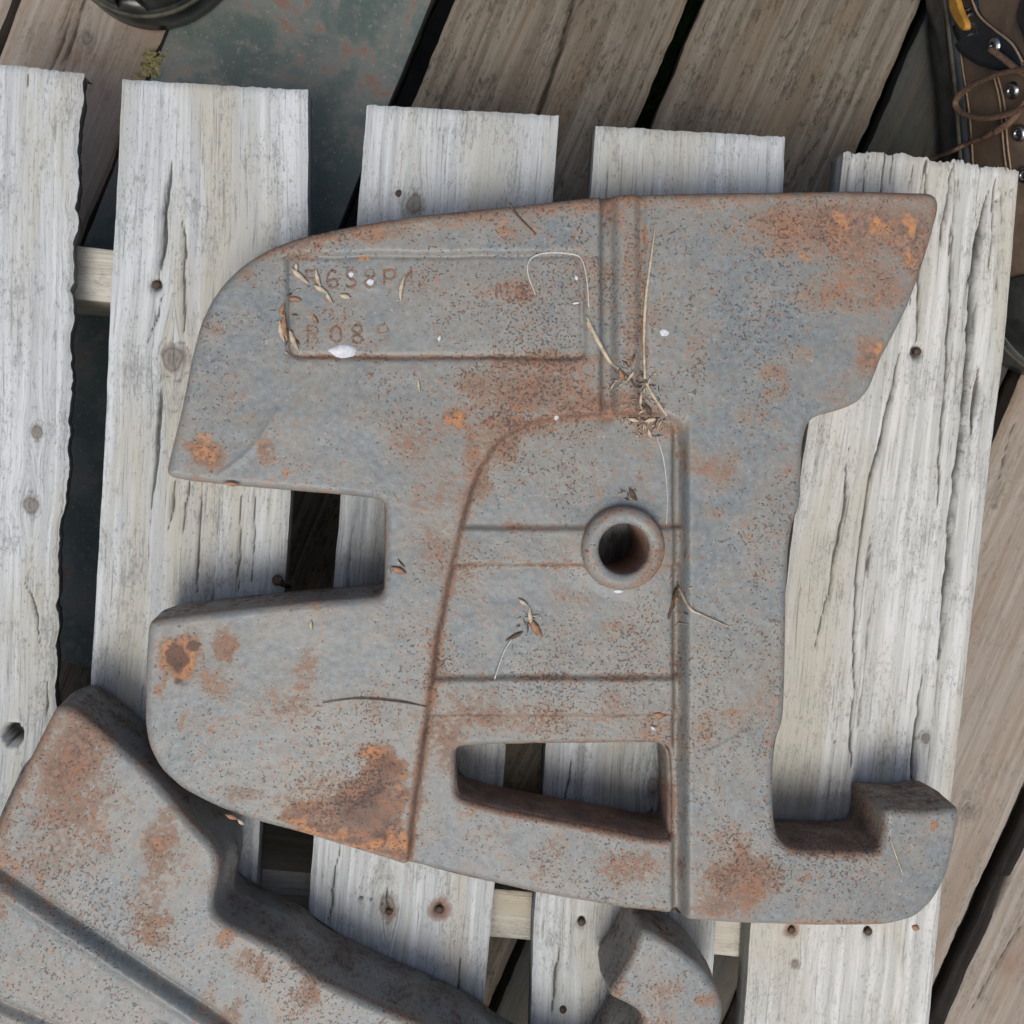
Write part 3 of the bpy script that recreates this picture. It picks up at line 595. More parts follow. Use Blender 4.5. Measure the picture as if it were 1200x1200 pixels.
def build_weight():
    V = []; N = []; Qd = []; Tr = []; base = 0; inner = []
    arc = [1.0, .9, .75, .58, .4, .22, .08, 0.0]
    rows = []
    for q, n, R in loops:
        m = len(q); i = np.arange(m); j = (i+1) % m; rws = []
        zr = relief(q+n*R)
        for k in arc:                                   # rounded upper edge, from inner ring outwards
            d = R*k; zz = T-R*(1-math.sqrt(max(0, 1-(1-k)**2))); p = q+n*d
            rws.append(np.c_[p, zz+zr+(relief(p)-zr)*k])
        prof = [(-.0004, .80), (-.0009, .62), (-.0013, .52), (-.0013, .47), (-.0007, .3), (0, .12), (.0012, .04), (.003, 0.0)]
        if q is bore: prof = [(0, .6), (0, .04), (0, 0.0)]
        for off, zf in prof:
            p = q+n*off+(fbm(q[:, 0]*120+zf*9, q[:, 1]*120, 33, 2)-.37)[:, None]*n*.0006
            rws.append(np.c_[p, np.full(m, zf*T)])
        for r_i, r in enumerate(rws):
            V.append(r); N.append(n)
            if r_i:
                a = base+(r_i-1)*m; b = base+r_i*m
                Qd.append(np.stack([a+i, b+i, b+j, a+j], 1) if n is not None and (q is outer) else np.stack([a+i, a+j, b+j, b+i], 1))
        inner.append((base, m)); rows.append((base+(len(rws)-1)*m, m)); base += m*len(rws)
    V0 = np.vstack(V)
    # inner grid
    gstep = .00085
    lo = outer.min(0); hi = outer.max(0); nx = int((hi[0]-lo[0])/gstep)+1; ny = int((hi[1]-lo[1])/gstep)+1
    X, Y = np.meshgrid(lo[0]+np.arange(nx)*gstep, lo[1]+np.arange(ny)*gstep); P = np.stack([X.ravel(), Y.ravel()], 1)
    rings = [V0[b:b+m, :2] for b, m in inner]
    ok = inside(P, rings[0])
    for r in rings[1:]: ok &= ~inside(P, r)
    for r in rings:
        mm = ok.copy(); ok[mm] = seg_dist(P[mm], r[::1], True) > gstep*.6 if len(r) < 400 else ok[mm]
    # large ring: distance only for points near it, cell by cell
    from mathutils.kdtree import KDTree
    kd = KDTree(len(rings[0])); [kd.insert((p[0], p[1], 0), i_) for i_, p in enumerate(rings[0])]; kd.balance()
    G = ok.reshape(ny, nx)
    er = G.copy()
    for dy in (-2, -1, 0, 1, 2):
        for dx in (-2, -1, 0, 1, 2): er &= np.roll(np.roll(G, dy, 0), dx, 1)
    near = np.flatnonzero((G & ~er).ravel())
    for k in near:
        if kd.find((P[k, 0], P[k, 1], 0))[2] < gstep*.75: ok[k] = False
    G = ok.reshape(ny, nx); cell = G[:-1, :-1] & G[1:, :-1] & G[:-1, 1:] & G[1:, 1:]
    used = np.zeros_like(G); used[:-1, :-1] |= cell; used[1:, :-1] |= cell; used[:-1, 1:] |= cell; used[1:, 1:] |= cell
    cnt = np.zeros(G.shape, int)
    cnt[:-1, :-1] += cell; cnt[1:, :-1] += cell; cnt[:-1, 1:] += cell; cnt[1:, 1:] += cell
    use = used | G
    gid = np.full(G.size, -1); ids = np.flatnonzero(use.ravel()); gid[ids] = np.arange(len(ids))+base
    Pg = P[ids]; V1 = np.c_[Pg, T+relief(Pg)]
    I = np.arange(G.size).reshape(ny, nx)
    cq = np.stack([I[:-1, :-1][cell], I[:-1, 1:][cell], I[1:, 1:][cell], I[1:, :-1][cell]], 1); Qd.append(gid[cq])
    # stitch strip with constrained Delaunay
    fr = np.flatnonzero((use & (cnt < 4)).ravel())
    cv = [Vector(p) for r in rings for p in r]+[Vector(P[k]) for k in fr]
    cid = np.concatenate([np.arange(b, b+m) for b, m in inner]+[gid[fr]])
    ce = []; o = 0
    for b, m in inner: ce += [(o+i_, o+(i_+1) % m) for i_ in range(m)]; o += m
    loc = {k: o+i_ for i_, k in enumerate(fr)}
    cc = np.zeros((ny+1, nx+1), bool); cc[1:ny, 1:nx] = cell
    for y_, x_ in zip(*np.nonzero(G[:, :-1] | G[:, 1:])):
        if x_ < nx-1:
            if cc[y_, x_+1] != cc[y_+1, x_+1]:
                a, b = I[y_, x_], I[y_, x_+1]
                if a in loc and b in loc: ce.append((loc[a], loc[b]))
    for y_, x_ in zip(*np.nonzero(G[:-1] | G[1:])):
        if cc[y_+1, x_] != cc[y_+1, x_+1]:
            a, b = I[y_, x_], I[y_+1, x_]
            if a in loc and b in loc: ce.append((loc[a], loc[b]))
    ov, oe, of, orv, _, _ = geometry.delaunay_2d_cdt(cv, ce, [], 0, 1e-7)
    tri = np.array([f for f in of if len(f) == 3])
    oc = np.array([tuple(v) for v in ov]); cen = oc[tri].mean(1)
    keep = inside(cen, rings[0])
    for r in rings[1:]: keep &= ~inside(cen, r)
    gx = np.floor((cen[:, 0]-lo[0])/gstep).astype(int).clip(0, nx-2); gy = np.floor((cen[:, 1]-lo[1])/gstep).astype(int).clip(0, ny-2)
    keep &= ~cell[gy, gx]; tri = tri[keep]
    mp = np.array([cid[o_[0]] if len(o_) else -1 for o_ in orv]); tri = mp[tri]; tri = tri[(tri >= 0).all(1)]
    # underside
    bv = [Vector(V0[b+k, :2]) for b, m in rows for k in range(m)]; bid = np.concatenate([np.arange(b, b+m) for b, m in rows])
    be = []; o = 0
    for b, m in rows: be += [(o+i_, o+(i_+1) % m) for i_ in range(m)]; o += m
    ov, oe, of, orv, _, _ = geometry.delaunay_2d_cdt(bv, be, [], 0, 1e-7)
    t2 = np.array([f for f in of if len(f) == 3]); oc = np.array([tuple(v) for v in ov]); cen = oc[t2].mean(1)
    kp = inside(cen, outer) & ~inside(cen, hole) & ~inside(cen, bore); t2 = t2[kp]
    mp = np.array([bid[o_[0]] if len(o_) else -1 for o_ in orv]); t2 = mp[t2]; t2 = t2[(t2 >= 0).all(1)][:, ::-1]
    V = np.vstack([V0, V1])
    def orient(t):    # counter-clockwise from above
        a, b, c = V[t[:, 0]], V[t[:, 1]], V[t[:, 2]]; s = (b[:, 0]-a[:, 0])*(c[:, 1]-a[:, 1])-(b[:, 1]-a[:, 1])*(c[:, 0]-a[:, 0])
        t = t.copy(); f = s < 0; t[f] = t[f][:, ::-1]; return t
    NN = np.zeros((len(V), 2)); NN[:len(V0)] = np.vstack(N)
    return V, [np.vstack(Qd), np.vstack([orient(tri), orient(t2)[:, ::-1]])], NN
WV, WP, WN = build_weight()
wc = np.array([*at(620, 650, T)[:2], 0.0])
wt = mk('tractor_weight', WV, WP, M_IRON, None, col=rust_shade_map(WV[:, :2], MAIN_RUST, WV[:, 2]), loc=tuple(wc))
tag(wt, 'large rusty grey iron weight with round bore, lying flat across the middle of the pallet', 'iron weight', 'cast iron tractor weights')
def surf(px, py, dz=0.0):
    p = at(np.asarray(px, float), np.asarray(py, float), T); h = relief(np.atleast_2d(p)[:, :2]); p = np.atleast_2d(p).copy(); p[:, 2] += h+dz; return p
# boss with bore
r0, r1 = 30*PX, 50*PX
pb = [(r0+.0004, .001), (r0, T*.3), (r0, T-.0005), (r0+.0006, T+.0012), (r0+.0018, T+.0019), ((r0+r1)/2, T+.0021), (r1-.0026, T+.0018), (r1-.0010, T+.0008), (r1, T-.001), (r1+.0004, T-.005)]
boss = lathe('boss', [(r, z) for r, z in pb], (bc[0], bc[1], 0), M_IRON, wt, 96)
bv = np.array([v.co for v in boss.data.vertices]); wp = bv[:, :2]+bc; n_ = len(bv)
ang = np.arctan2(bv[:, 1], bv[:, 0]); rr = np.hypot(bv[:, 0], bv[:, 1])
bm = np.zeros((n_, 4)); bm[:, 3] = 1
bm[:, 0] = .12+.6*ss(.2, .7, fbm(ang*3+9, rr*900, 5, 3))*ss(r0+.0025, r1, rr)+.6*(rr < r0+.0005)+.4*np.exp(-((ang+.5)/.8)**2)
bm[:, 1] = .7*np.exp(-((ang+.25)/.55)**2)*ss(r0+.003, r1-.001, rr)+.5*np.exp(-((np.abs(ang)-2.9)/.35)**2)*(rr > r0+.002)
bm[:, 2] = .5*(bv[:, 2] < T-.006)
a = boss.data.color_attributes.new('mark', 'FLOAT_COLOR', 'POINT'); a.data.foreach_set('color', bm.ravel())
# raised lettering: strokes per character on a 1 x 1.4 cell
GL = {'R': [[(0, 0), (0, 1.4), (.7, 1.4), (.9, 1.1), (.7, .75), (0, .75)], [(.45, .75), (.95, 0)]], '6': [[(.85, 1.3), (.35, 1.4), (.05, .9), (.05, .3), (.35, 0), (.75, 0), (.95, .35), (.7, .7), (.1, .6)]],
      'S': [[(.9, 1.25), (.5, 1.4), (.1, 1.15), (.3, .78), (.75, .62), (.9, .3), (.5, 0), (.05, .15)]], '8': [[(.5, .72), (.12, 1.0), (.2, 1.35), (.5, 1.4), (.8, 1.35), (.88, 1.0), (.5, .72), (.05, .4), (.2, .05), (.5, 0), (.8, .05), (.95, .4), (.5, .72)]],
      'P': [[(0, 0), (0, 1.4), (.7, 1.4), (.92, 1.1), (.7, .7), (0, .7)]], '0': [[(.5, 0), (.1, .3), (.1, 1.1), (.5, 1.4), (.9, 1.1), (.9, .3), (.5, 0)]], '.': [[(.3, 0), (.4, .05)]],
      '9': [[(.15, .1), (.6, 0), (.92, .5), (.92, 1.1), (.6, 1.4), (.2, 1.3), (.05, .95), (.3, .65), (.9, .75)]], 'M': [[(0, 0), (.05, 1.4), (.5, .5), (.95, 1.4), (1, 0)]], '2': [[(.05, 1.1), (.4, 1.4), (.85, 1.15), (.8, .8), (.05, .05), (.95, .05)]], '4': [[(.8, 0), (.8, 1.4), (.05, .45), (1, .45)]]}
def lettering(chars, h):
    L = []
    for ch, x, y in chars:
        for st in GL[ch]:
            q = np.array(st); q = resample(q, .16, False)
            P = surf(x+q[:, 0]*h/1.4, y-q[:, 1]*h/1.4, -.0003); P[:, :2] += rng.normal(0, .00016, (len(P), 2)); L.append((P, rng.uniform(.0007, .0010, len(P))))
    o = tubes('lettering', L, M_IRON, None, 6, .75)
    vs = np.array([v.co for v in o.data.vertices]); 
    m = np.zeros((len(vs), 4)); m[:, 0] = .45+.45*ss(.3, .6, fbm(vs[:, 0]*150, vs[:, 1]*150, 3, 3)); m[:, 2] = .38; m[:, 3] = 1
    o.data.vertices.foreach_set('co', (vs-wc).ravel())
    a = o.data.color_attributes.new('mark', 'FLOAT_COLOR', 'POINT'); a.data.foreach_set('color', m.ravel()); o.parent = wt
    return o
lettering([('R', 358, 336), ('6', 382, 336), ('S', 404, 336), ('8', 426, 336), ('P', 450, 336), ('4', 470, 336)], 20)
lettering([('R', 360, 402), ('0', 386, 402), ('8', 411, 401), ('.', 430, 401), ('9', 441, 400)], 20)
lettering([('M', 582, 349), ('2', 608, 352)], 18)

# second weight: same casting, turned and lying lower left
A1, A2 = at(1125, 950, T)[:2], at(1102, 232, T)[:2]; B1, B2 = at(752, 1088, T)[:2], at(80, 828, T)[:2]
th = math.atan2(*(B2-B1)[::-1])-math.atan2(*(A2-A1)[::-1]); Rm = np.array([[math.cos(th), -math.sin(th)], [math.sin(th), math.cos(th)]])
mid = (B1+B2)/2; t_ = mid-Rm @ ((A1+A2)/2)
w2 = wt.copy(); w2.data = wt.data.copy(); C.objects.link(w2)
o2 = Rm @ wc[:2]+t_; w2.location = (o2[0], o2[1], 0); w2.rotation_euler = (0, 0, th)
px2, py2 = topx(WV[:, 0], WV[:, 1], T); tp = WV[:, 2] > T-.009; d2 = (px2-(905-(py2-190)*.19))
Z2 = WV[:, 2]+tp*ss(640, 560, py2)*(-.0055*np.exp(-(d2/6)**2)+.0018*np.exp(-((d2+15)/6)**2))
fl = .0042*ss(.66*T, .56*T, WV[:, 2])*ss(1030, 990, px2)*ss(860, 890, px2); co2 = np.c_[WV[:, :2]-WN*fl[:, None], Z2]-wc; w2.data.vertices.foreach_set('co', co2.ravel())
c2 = rust_shade_map(WV[:, :2], SECOND_RUST, WV[:, 2]); wl_ = WV[:, 2] < T-.006; c2[wl_, 0] *= .45; c2[wl_, 2] = np.maximum(c2[wl_, 2], .52)
w2.data.color_attributes['mark'].data.foreach_set('color', np.c_[c2, np.ones(len(c2))].ravel())
w2['label'] = 'second grey iron weight, turned sideways and cut off by the lower left corner'
for ch in list(wt.children):
    c = ch.copy(); C.objects.link(c); c.parent = w2

# ------------------------------------------------------------------ litter on the iron
def straw(P, r, mat, name='straw', label=None, cat=None, group=None, dz=.001, lift=None, n=5):
    P = np.array(P, float); q = surf(P[:, 0], P[:, 1], dz)
    if lift is not None: q[:, 2] += np.array(lift)
    S = spline(q, 6); r_ = 1.15*np.interp(np.linspace(0, 1, len(S)), np.linspace(0, 1, len(r)), r)
    c = S.mean(0)
    o = tubes(name, [(S, r_)], mat, None, n, .7, loc=tuple(c)); tag(o, label, cat, group); return o
k = 'dry straws and seed husks on the big weight'
straw([(768, 262), (763, 300), (757, 350), (755, 400), (756, 444)], [.0002, .0005, .0007, .0007, .0006], M_STRAW, label='long thin straw standing along the right groove of the upright channel', cat='straw', group=k)
straw([(756, 446), (766, 465), (782, 487)], [.0006, .0007, .0006], M_STRAW, label='short straw slanting down right from the foot of the channel', cat='straw', group=k)
straw([(687, 370), (698, 395), (716, 422), (725, 432)], [.0005, .0010, .0009, .0004], M_STRAW, label='pale straw slanting across the left groove beside the label panel', cat='straw', group=k)
straw([(688, 377), (692, 390)], [.0005, .0004], M_STRAW, 'straw_bit', 'tiny pale straw bit beside the right edge of the label panel', 'straw', k)
straw([(725, 432), (738, 445), (745, 455)], [.0004, .0005, .0003], M_TWIG, 'twig', 'dark thin twig end at the foot of the channel', 'twig', k)
straw([(1042, 982), (1050, 1005), (1057, 1024)], [.0003, .0004, .0003], M_STRAW, label='short white straw lying on the hook end', cat='straw', group=k)
straw([(628, 275), (615, 262), (604, 250), (597, 238)], [.0003, .0004, .0005, .0005], M_TWIG, 'twig', 'fine bent twig on the upper edge above the label panel', 'twig', k)
straw([(800, 690), (808, 712), (822, 720), (856, 735)], [.0006, .0007, .0004, .0002], M_STRAW, 'twig', 'crooked pale twig across the right step below the round boss', 'twig', k)
straw([(800, 692), (792, 708), (786, 728)], [.0008, .0009, .0005], M_TWIG, 'twig', 'dark root strand hanging in the right step below the boss', 'twig', k)
straw([(378, 823), (420, 818), (470, 822), (500, 828)], [.0002, .0003, .0004, .0002], M_TWIG, 'twig', 'thin dark root crossing the lower arm towards the panel', 'twig', k)
straw([(605, 745), (592, 765), (580, 798)], [.0002, .0003, .0003], M_WEB, 'cobweb_thread', 'pale thread running down the lower panel field', 'thread', k)
# cobweb line around the right end of the label
straw([(690, 360), (688, 330), (683, 305), (672, 297), (640, 296), (622, 303), (619, 320), (628, 345)], [.0003, .0003, .0003, .0004, .0004, .0003, .0003, .0002], M_WEB, 'cobweb_thread', 'whitish cobweb line round the right end of the label panel', 'thread', k, dz=.0004)
straw([(772, 510), (781, 540), (785, 580), (784, 615)], [.0002, .0003, .0002, .0002], M_WEB, 'cobweb_thread', 'fine white thread in the upper panel field above the boss', 'thread', k, dz=.0004)
def husk(px, py, ln, ang, r, mat, label, cat='husk', name='seed_husk', dz=.001):
    a = math.radians(ang); t = np.linspace(-.5, .5, 5)
    P = np.stack([px+t*ln*math.cos(a)+((t*2)**2-.5)*ln*.06*math.sin(a), py+t*ln*math.sin(a)], 1)
    return straw(P, [r*.12, r*.7, r, r*.75, r*.12], mat, name, label, cat, k, dz, n=6)
H = [(350, 322, 30, 42, .0013, M_STRAW, 'pale pointed husk at the upper left of the label panel'), (347, 312, 10, 85, .0009, M_STRAW, 'tiny upright husk in the top left corner of the label panel'),
     (372, 325, 22, 75, .0010, M_STRAW, 'upright pale husk over the first raised letters'), (375, 338, 20, 30, .0012, M_STRAW, 'pale husk below the first raised letters'), (385, 348, 16, 60, .0009, M_STRAW, 'slim husk tip just right below the first letters'),
     (404, 347, 14, 15, .0013, M_STRAW, 'small plump husk under the letter row'), (471, 337, 30, 100, .0010, M_STRAW, 'long narrow husk at the right end of the upper letter row'),
     (331, 363, 16, 105, .0010, M_HUSK, 'brown husk at the top of the bundle on the label edge'), (334, 382, 34, 85, .0013, M_HUSK, 'longest brown husk in the bundle on the left label edge'), (330, 388, 26, 78, .0012, M_STRAW, 'pale husk at the left of the bundle on the label edge'), (343, 397, 28, 68, .0013, M_STRAW, 'lowest pale husk of the bundle on the label edge'), (345, 350, 16, 10, .0011, M_HUSK, 'short brown husk lying level above the bundle'), (369, 374, 12, 60, .0009, M_HUSK, 'small brown husk alone inside the label panel'),
     (491, 452, 16, 82, .0007, M_STRAW, 'tiny pale straw bit below the label panel'), (467, 668, 20, 22, .0014, M_HUSK, 'reddish brown husk right of the open notch'), (365, 733, 12, 85, .0008, M_STRAW, 'upright pale husk on the lower arm below the notch'),
     (614, 708, 14, 35, .0010, M_STRAW, 'pale curled husk at the top of the cluster in the lower field'), (623, 725, 24, 80, .0012, M_STRAW, 'upright pale husk in the cluster of the lower field'), (629, 738, 26, 58, .0018, M_HUSK, 'orange brown husk in the cluster of the lower field'), (604, 748, 24, -28, .0009, M_TWIG, 'dull husk trailing left from the cluster of the lower field'),
     (272, 567, 20, 8, .0010, M_HUSK, 'rusty brown flake on the edge of the upper arm'), (728, 440, 16, 70, .0013, M_HUSK, 'brown curled husk at the foot of the channel'), (738, 441, 15, -55, .0008, M_STRAW, 'pale splinter standing right in the channel foot'), (752, 470, 22, 88, .0008, M_STRAW, 'upright pale husk below the channel foot'), (765, 492, 14, -10, .0012, M_STRAW, 'pale flake at the top edge of the recessed panel'), (745, 492, 14, 15, .0010, M_STRAW, 'small flake left at the top edge of the recessed panel'), (764, 508, 12, 70, .0010, M_STRAW, 'whitish husk just inside the top of the recessed panel'), (760, 480, 18, 60, .0012, M_TWIG, 'dark crumbly husk between the channel and the recessed panel'),
     (744, 580, 18, 60, .0012, M_TWIG, 'dark mossy crumb on the upper rim of the boss'), (775, 841, 14, 15, .0018, M_HUSK, 'curled brown husk on the lower rib near the right step'), (768, 857, 7, 40, .0009, M_WHITE, 'tiny white grain below the lower rib'), (515, 396, 8, 105, .0009, M_WHITE, 'tiny white grain in the middle of the label panel'), (272, 956, 16, 20, .0012, M_HUSK, 'small tan bark flake caught on the lower left edge'), (283, 962, 10, 40, .0010, M_STRAW, 'pale bark chip at the lower left edge'), (797, 705, 12, 70, .0016, M_HUSK, 'brown crumb at the crossing of twigs right below the boss'), (675, 355, 9, -10, .0006, M_WHITE, 'thin white sliver at the right end of the label panel'), (676, 325, 7, 70, .0009, M_WHITE, 'white fleck in the upper right of the label panel'), (1072, 1086, 10, 20, .0016, M_HUSK, 'tiny brown flake on the lower edge of the hook')]
for h in H: husk(*h)
def blob(px, py, rx, ry, hgt, mat, label, cat, name='bird_dropping', seed=1):
    n = 22; a = np.linspace(0, 2*math.pi, n, endpoint=False); rs = [1, .85, .55, .2]; V = []
    jag = 1+.35*(fbm(np.cos(a)*1.5+seed, np.sin(a)*1.5, seed, 3)-.45)*2
    for f in rs: V.append(surf(px+rx*f*jag*np.cos(a), py+ry*f*jag*np.sin(a), hgt*math.sqrt(max(0, 1-f*f))+(-.0002 if f == 1 else 0)))
    V.append(surf(px, py, hgt)); V = np.vstack(V); i = np.arange(n); j = (i+1) % n
    q = np.vstack([np.stack([r*n+i, (r+1)*n+i, (r+1)*n+j, r*n+j], 1) for r in range(3)])
    t = np.stack([3*n+i, np.full(n, 4*n), 3*n+j], 1); c = V.mean(0)
    return tag(mk(name, V, [q, t], mat, None, loc=tuple(c)), label, cat, 'white droppings on the big weight')
blob(402, 411, 17, 8, .0012, M_WHITE, 'white bird dropping on the lower edge of the label panel', 'dropping', seed=2)
blob(411, 321, 3.5, 3.5, .0006, M_WHITE, 'small white spot on the third raised letter', 'dropping', seed=3)
blob(434, 330, 4.5, 4, .0006, M_WHITE, 'slightly larger white spot on the raised figure eight', 'dropping', seed=4)
blob(779, 390, 6, 4.5, .0003, M_WHITE, 'pale grey spot right of the upright channel', 'dropping', seed=5)
blob(653, 490, 3, 3, .0005, M_WHITE, 'white dot on the upper curve of the recessed panel', 'dropping', seed=6)
blob(727, 695, 6, 2.5, .0006, M_WHITE, 'white smear under the boss', 'dropping', seed=7)
L = []; rj = random.Random(11)
for (cx_, cy_, sx, sy, n_, mt_) in ((742, 444, 12, 12, 26, 0), (762, 495, 16, 9, 26, 0), (757, 470, 5, 16, 12, 0), (622, 728, 8, 14, 12, 0), (797, 705, 4, 12, 10, 0), (337, 380, 6, 22, 14, 0), (468, 668, 8, 4, 4, 0), (738, 580, 10, 5, 8, 0)):
    for _ in range(n_):
        x, y = rj.gauss(cx_, sx), rj.gauss(cy_, sy); a = rj.uniform(0, 6.28); l = rj.uniform(3, 13)
        q = np.array([(x, y), (x+l*.5*math.cos(a)+rj.uniform(-1.5, 1.5), y+l*.5*math.sin(a)+rj.uniform(-1.5, 1.5)), (x+l*math.cos(a), y+l*math.sin(a))])
        P = surf(q[:, 0], q[:, 1], .0004); P[:, 2] += np.array([0, .0006, .0002])*rj.uniform(0, 2); L.append((P, np.array([.3, 1, .2])*rj.uniform(.0002, .0006)))
tag(tubes('plant_fibres', L[::2], M_STRAW, None, 4, .6), 'pale shredded plant fibres caught in the corners of the big weight', 'plant fibres', kind='stuff')
tag(tubes('dark_plant_crumbs', L[1::2], M_TWIG, None, 4, .6), 'dark plant crumbs caught in the corners of the big weight', 'plant crumbs', kind='stuff')
#  knob on the slat at the upper edge of the weight
# ------------------------------------------------------------------ crumbs beside the boot
cv = []; cf = []; 
for i in range(60):
    c = at(178+random.gauss(0, 6)-(yy := random.uniform(-14, 16))*.35, 74+yy, DZ+.0065); r = random.uniform(.0008, .0026)
    b = len(cv); cv += [c+np.array(v)*r*random.uniform(.7, 1.2) for v in ((1, 0, 0), (0, 1, 0), (-1, 0, 0), (0, -1, 0), (0, 0, .8), (0, 0, -.8))]
    cf += [(b, b+1, b+4), (b+1, b+2, b+4), (b+2, b+3, b+4), (b+3, b, b+4), (b+1, b, b+5), (b+2, b+1, b+5), (b+3, b+2, b+5), (b, b+3, b+5)]
tag(mk('moss_crumbs', np.array(cv), [np.array(cf)], M_CRUMB, smooth=False), 'yellowish moss crumbs along the edge of the steel plate', 'crumbs', kind='stuff')

# ------------------------------------------------------------------ boots
def boot(cx, cy, rot, label):
    "boot with its toe at the origin pointing -Y; returns Empty and a BVH of its upper"
    root = empty('work_boot', (cx, cy, DZ+.007)); root.rotation_euler = (0, 0, rot); tag(root, label, 'boot', 'boots of a person standing on the deck')
    L = .30
    def hw(t):
        t = np.asarray(t, float); b = np.interp(t, [0, .22, .35, .5, .65, .8, 1], [.053, .053, .054, .050, .046, .044, .041])
        b = b*np.power(np.clip(1-np.clip(1-t/.24, 0, 1)**2.2, 0, 1), .52)
        return b*np.power(np.clip(1-np.clip(1-(1-t)/.16, 0, 1)**2.2, 0, 1), .5)
    t = .5-.5*np.cos(np.linspace(0, math.pi, 80))
    def part(name, V, F_, mat, par=root, sm=True):
        me = mk(name, V, F_, mat, None, smooth=sm); me.parent = par; return me
    # sole: two stacked outlines with lip
    left = np.stack([-hw(t)*1.08, t*L-.004], 1); right = np.stack([hw(t)*1.08, t*L-.004], 1)[::-1]
    ol = np.vstack([left, right[1:-1]]); m = len(ol); i = np.arange(m); j = (i+1) % m; cen = np.array([0, .15])
    prof = [(0.94, 0), (1.0, .004), (1.0, .018), (.985, .020), (.985, .023), (1.005, .0245), (1.005, .030), (.96, .033), (.90, .033)]
    V = np.vstack([np.c_[cen+(ol-cen)*s, np.full(m, z)] for s, z in prof])
    F_ = [np.vstack([np.stack([a*m+i, a*m+j, (a+1)*m+j, (a+1)*m+i], 1) for a in range(len(prof)-1)]), i[None, ::-1]]
    sole = part('sole', V, F_, M_RUBBER)
    wl = cen+(ol-cen)*1.008; P = np.c_[wl, np.full(m, .0285)]; P = resample(P, .006); P = np.vstack([P, P[:1]])
    we = tubes('welt', [(P, .0016)], M_WELT, None, 6); we.parent = root
    # upper loft
    def hh(t): return np.interp(t, [0, .01, .04, .1, .2, .35, .5, .62, .75, .9, 1], [.018, .030, .043, .052, .058, .074, .105, .150, .185, .190, .185])
    def top_y(t): return np.interp(t, [0, .35, .5, .62, .75, .9, 1], [0, 0, .0, 0.0, .0, -.004, -.006])
    na = 25; a = np.linspace(0, math.pi, na)
    tt = np.r_[.12*np.linspace(0, 1, 16)**1.8, np.linspace(.135, 1, 40)]
    V = []
    for x in tt:
        w_ = hw(np.clip(x, .003, .997)); h = hh(x); bl = ss(.45, .7, x)
        wx = w_*np.sign(np.cos(a))*np.abs(np.cos(a))**(.75)*(1-.12*bl*np.sin(a)**2)
        wz = .030+(h-.0)*np.abs(np.sin(a))**(.85-.25*bl)
        V.append(np.stack([wx, np.full(na, x*L)+top_y(x), wz], 1))
    m2 = len(tt); V = np.vstack(V); ii = np.arange(m2-1)[:, None]*na; jj = np.arange(na-1)[None]
    q = np.stack([ii+jj, ii+na+jj, ii+na+jj+1, ii+jj+1], -1).reshape(-1, 4)
    V[:, 2] += (fbm(V[:, 0]*60+3, V[:, 1]*40, 12, 3)-.45)*.004*ss(.2, .5, V[:, 1]/L)
    up = part('upper', V, [q[:, ::-1]], M_LEATHER)
    # rubber toe cap hugging the front fifth
    s = V.reshape(m2, na, 3); kcap = int((tt < .23).sum()); W = s[:kcap].copy(); W[..., 0] *= 1.035; W[..., 1] -= .003; W[..., 2] = .030+(W[..., 2]-.030)*1.04
    ii = np.arange(kcap-1)[:, None]*na; q2 = np.stack([ii+jj, ii+na+jj, ii+na+jj+1, ii+jj+1], -1).reshape(-1, 4)
    part('toe_cap', W.reshape(-1, 3), [q2[:, ::-1]], M_RUBBER)
    # raised ribs across the cap
    for f in (2, 4):
        r = W[f]*np.array([1.0, 1, 1]); r = r[3:-3]; rb = tubes('cap_ridge', [(r+np.array([0, -.001, .0006]), .0011)], M_RUBBER, None, 6); rb.parent = root
    # padded collar and sock inside
    rim = s[int(m2*.62):, :, :]; crest = np.array([r[na//2] for r in rim])
    an = np.linspace(0, 2*math.pi, 33); co_ = np.stack([.036*np.cos(an), .232+.056*np.sin(an), np.full(33, .212)], 1)
    cr = tubes('collar', [(co_, .009)], M_NAVY, None, 10); cr.parent = root
    sk = lathe('sock', [(.034, -.03), (.033, .0), (.030, .01), (.0, .012)], (0, .232, .215), M_NAVY, None, 24); sk.scale = (1, 1.5, 1); sk.parent = root
    bv = None
    return root, V, q, s, tt
bx = at(1226, 436, DZ)
rb, BV, BQ, BS, BT = boot(bx[0], bx[1], math.radians(12), 'brown leather work boot with navy eyelet panel and loose laces beside the rightmost slat')
M4 = Matrix.Translation(rb.location) @ Matrix.Rotation(math.radians(12), 4, 'Z')
WVb = [M4 @ Vector(v) for v in BV]; bvh = BVHTree.FromPolygons(WVb, [tuple(map(int, f)) for f in BQ])
Mi = M4.inverted(); camp = Vector((0, 0, CAM_Z))
def hit(px, py, off=.001):
    d = (Vector(at(px, py, 0))-camp).normalized(); r = bvh.ray_cast(camp, d)
    if r[0] is None:
        nr_ = bvh.find_nearest(Vector(at(px, py, -.06))); n = nr_[1] if nr_[1].dot(d) < 0 else -nr_[1]
        return Mi @ (nr_[0]+n*off), Mi.to_3x3() @ n
    n = r[1] if r[1].dot(d) < 0 else -r[1]
    return Mi @ (r[0]+n*off), Mi.to_3x3() @ n
def onboot(lst, off=.001): return np.array([hit(x, y, off)[0] for x, y in lst])
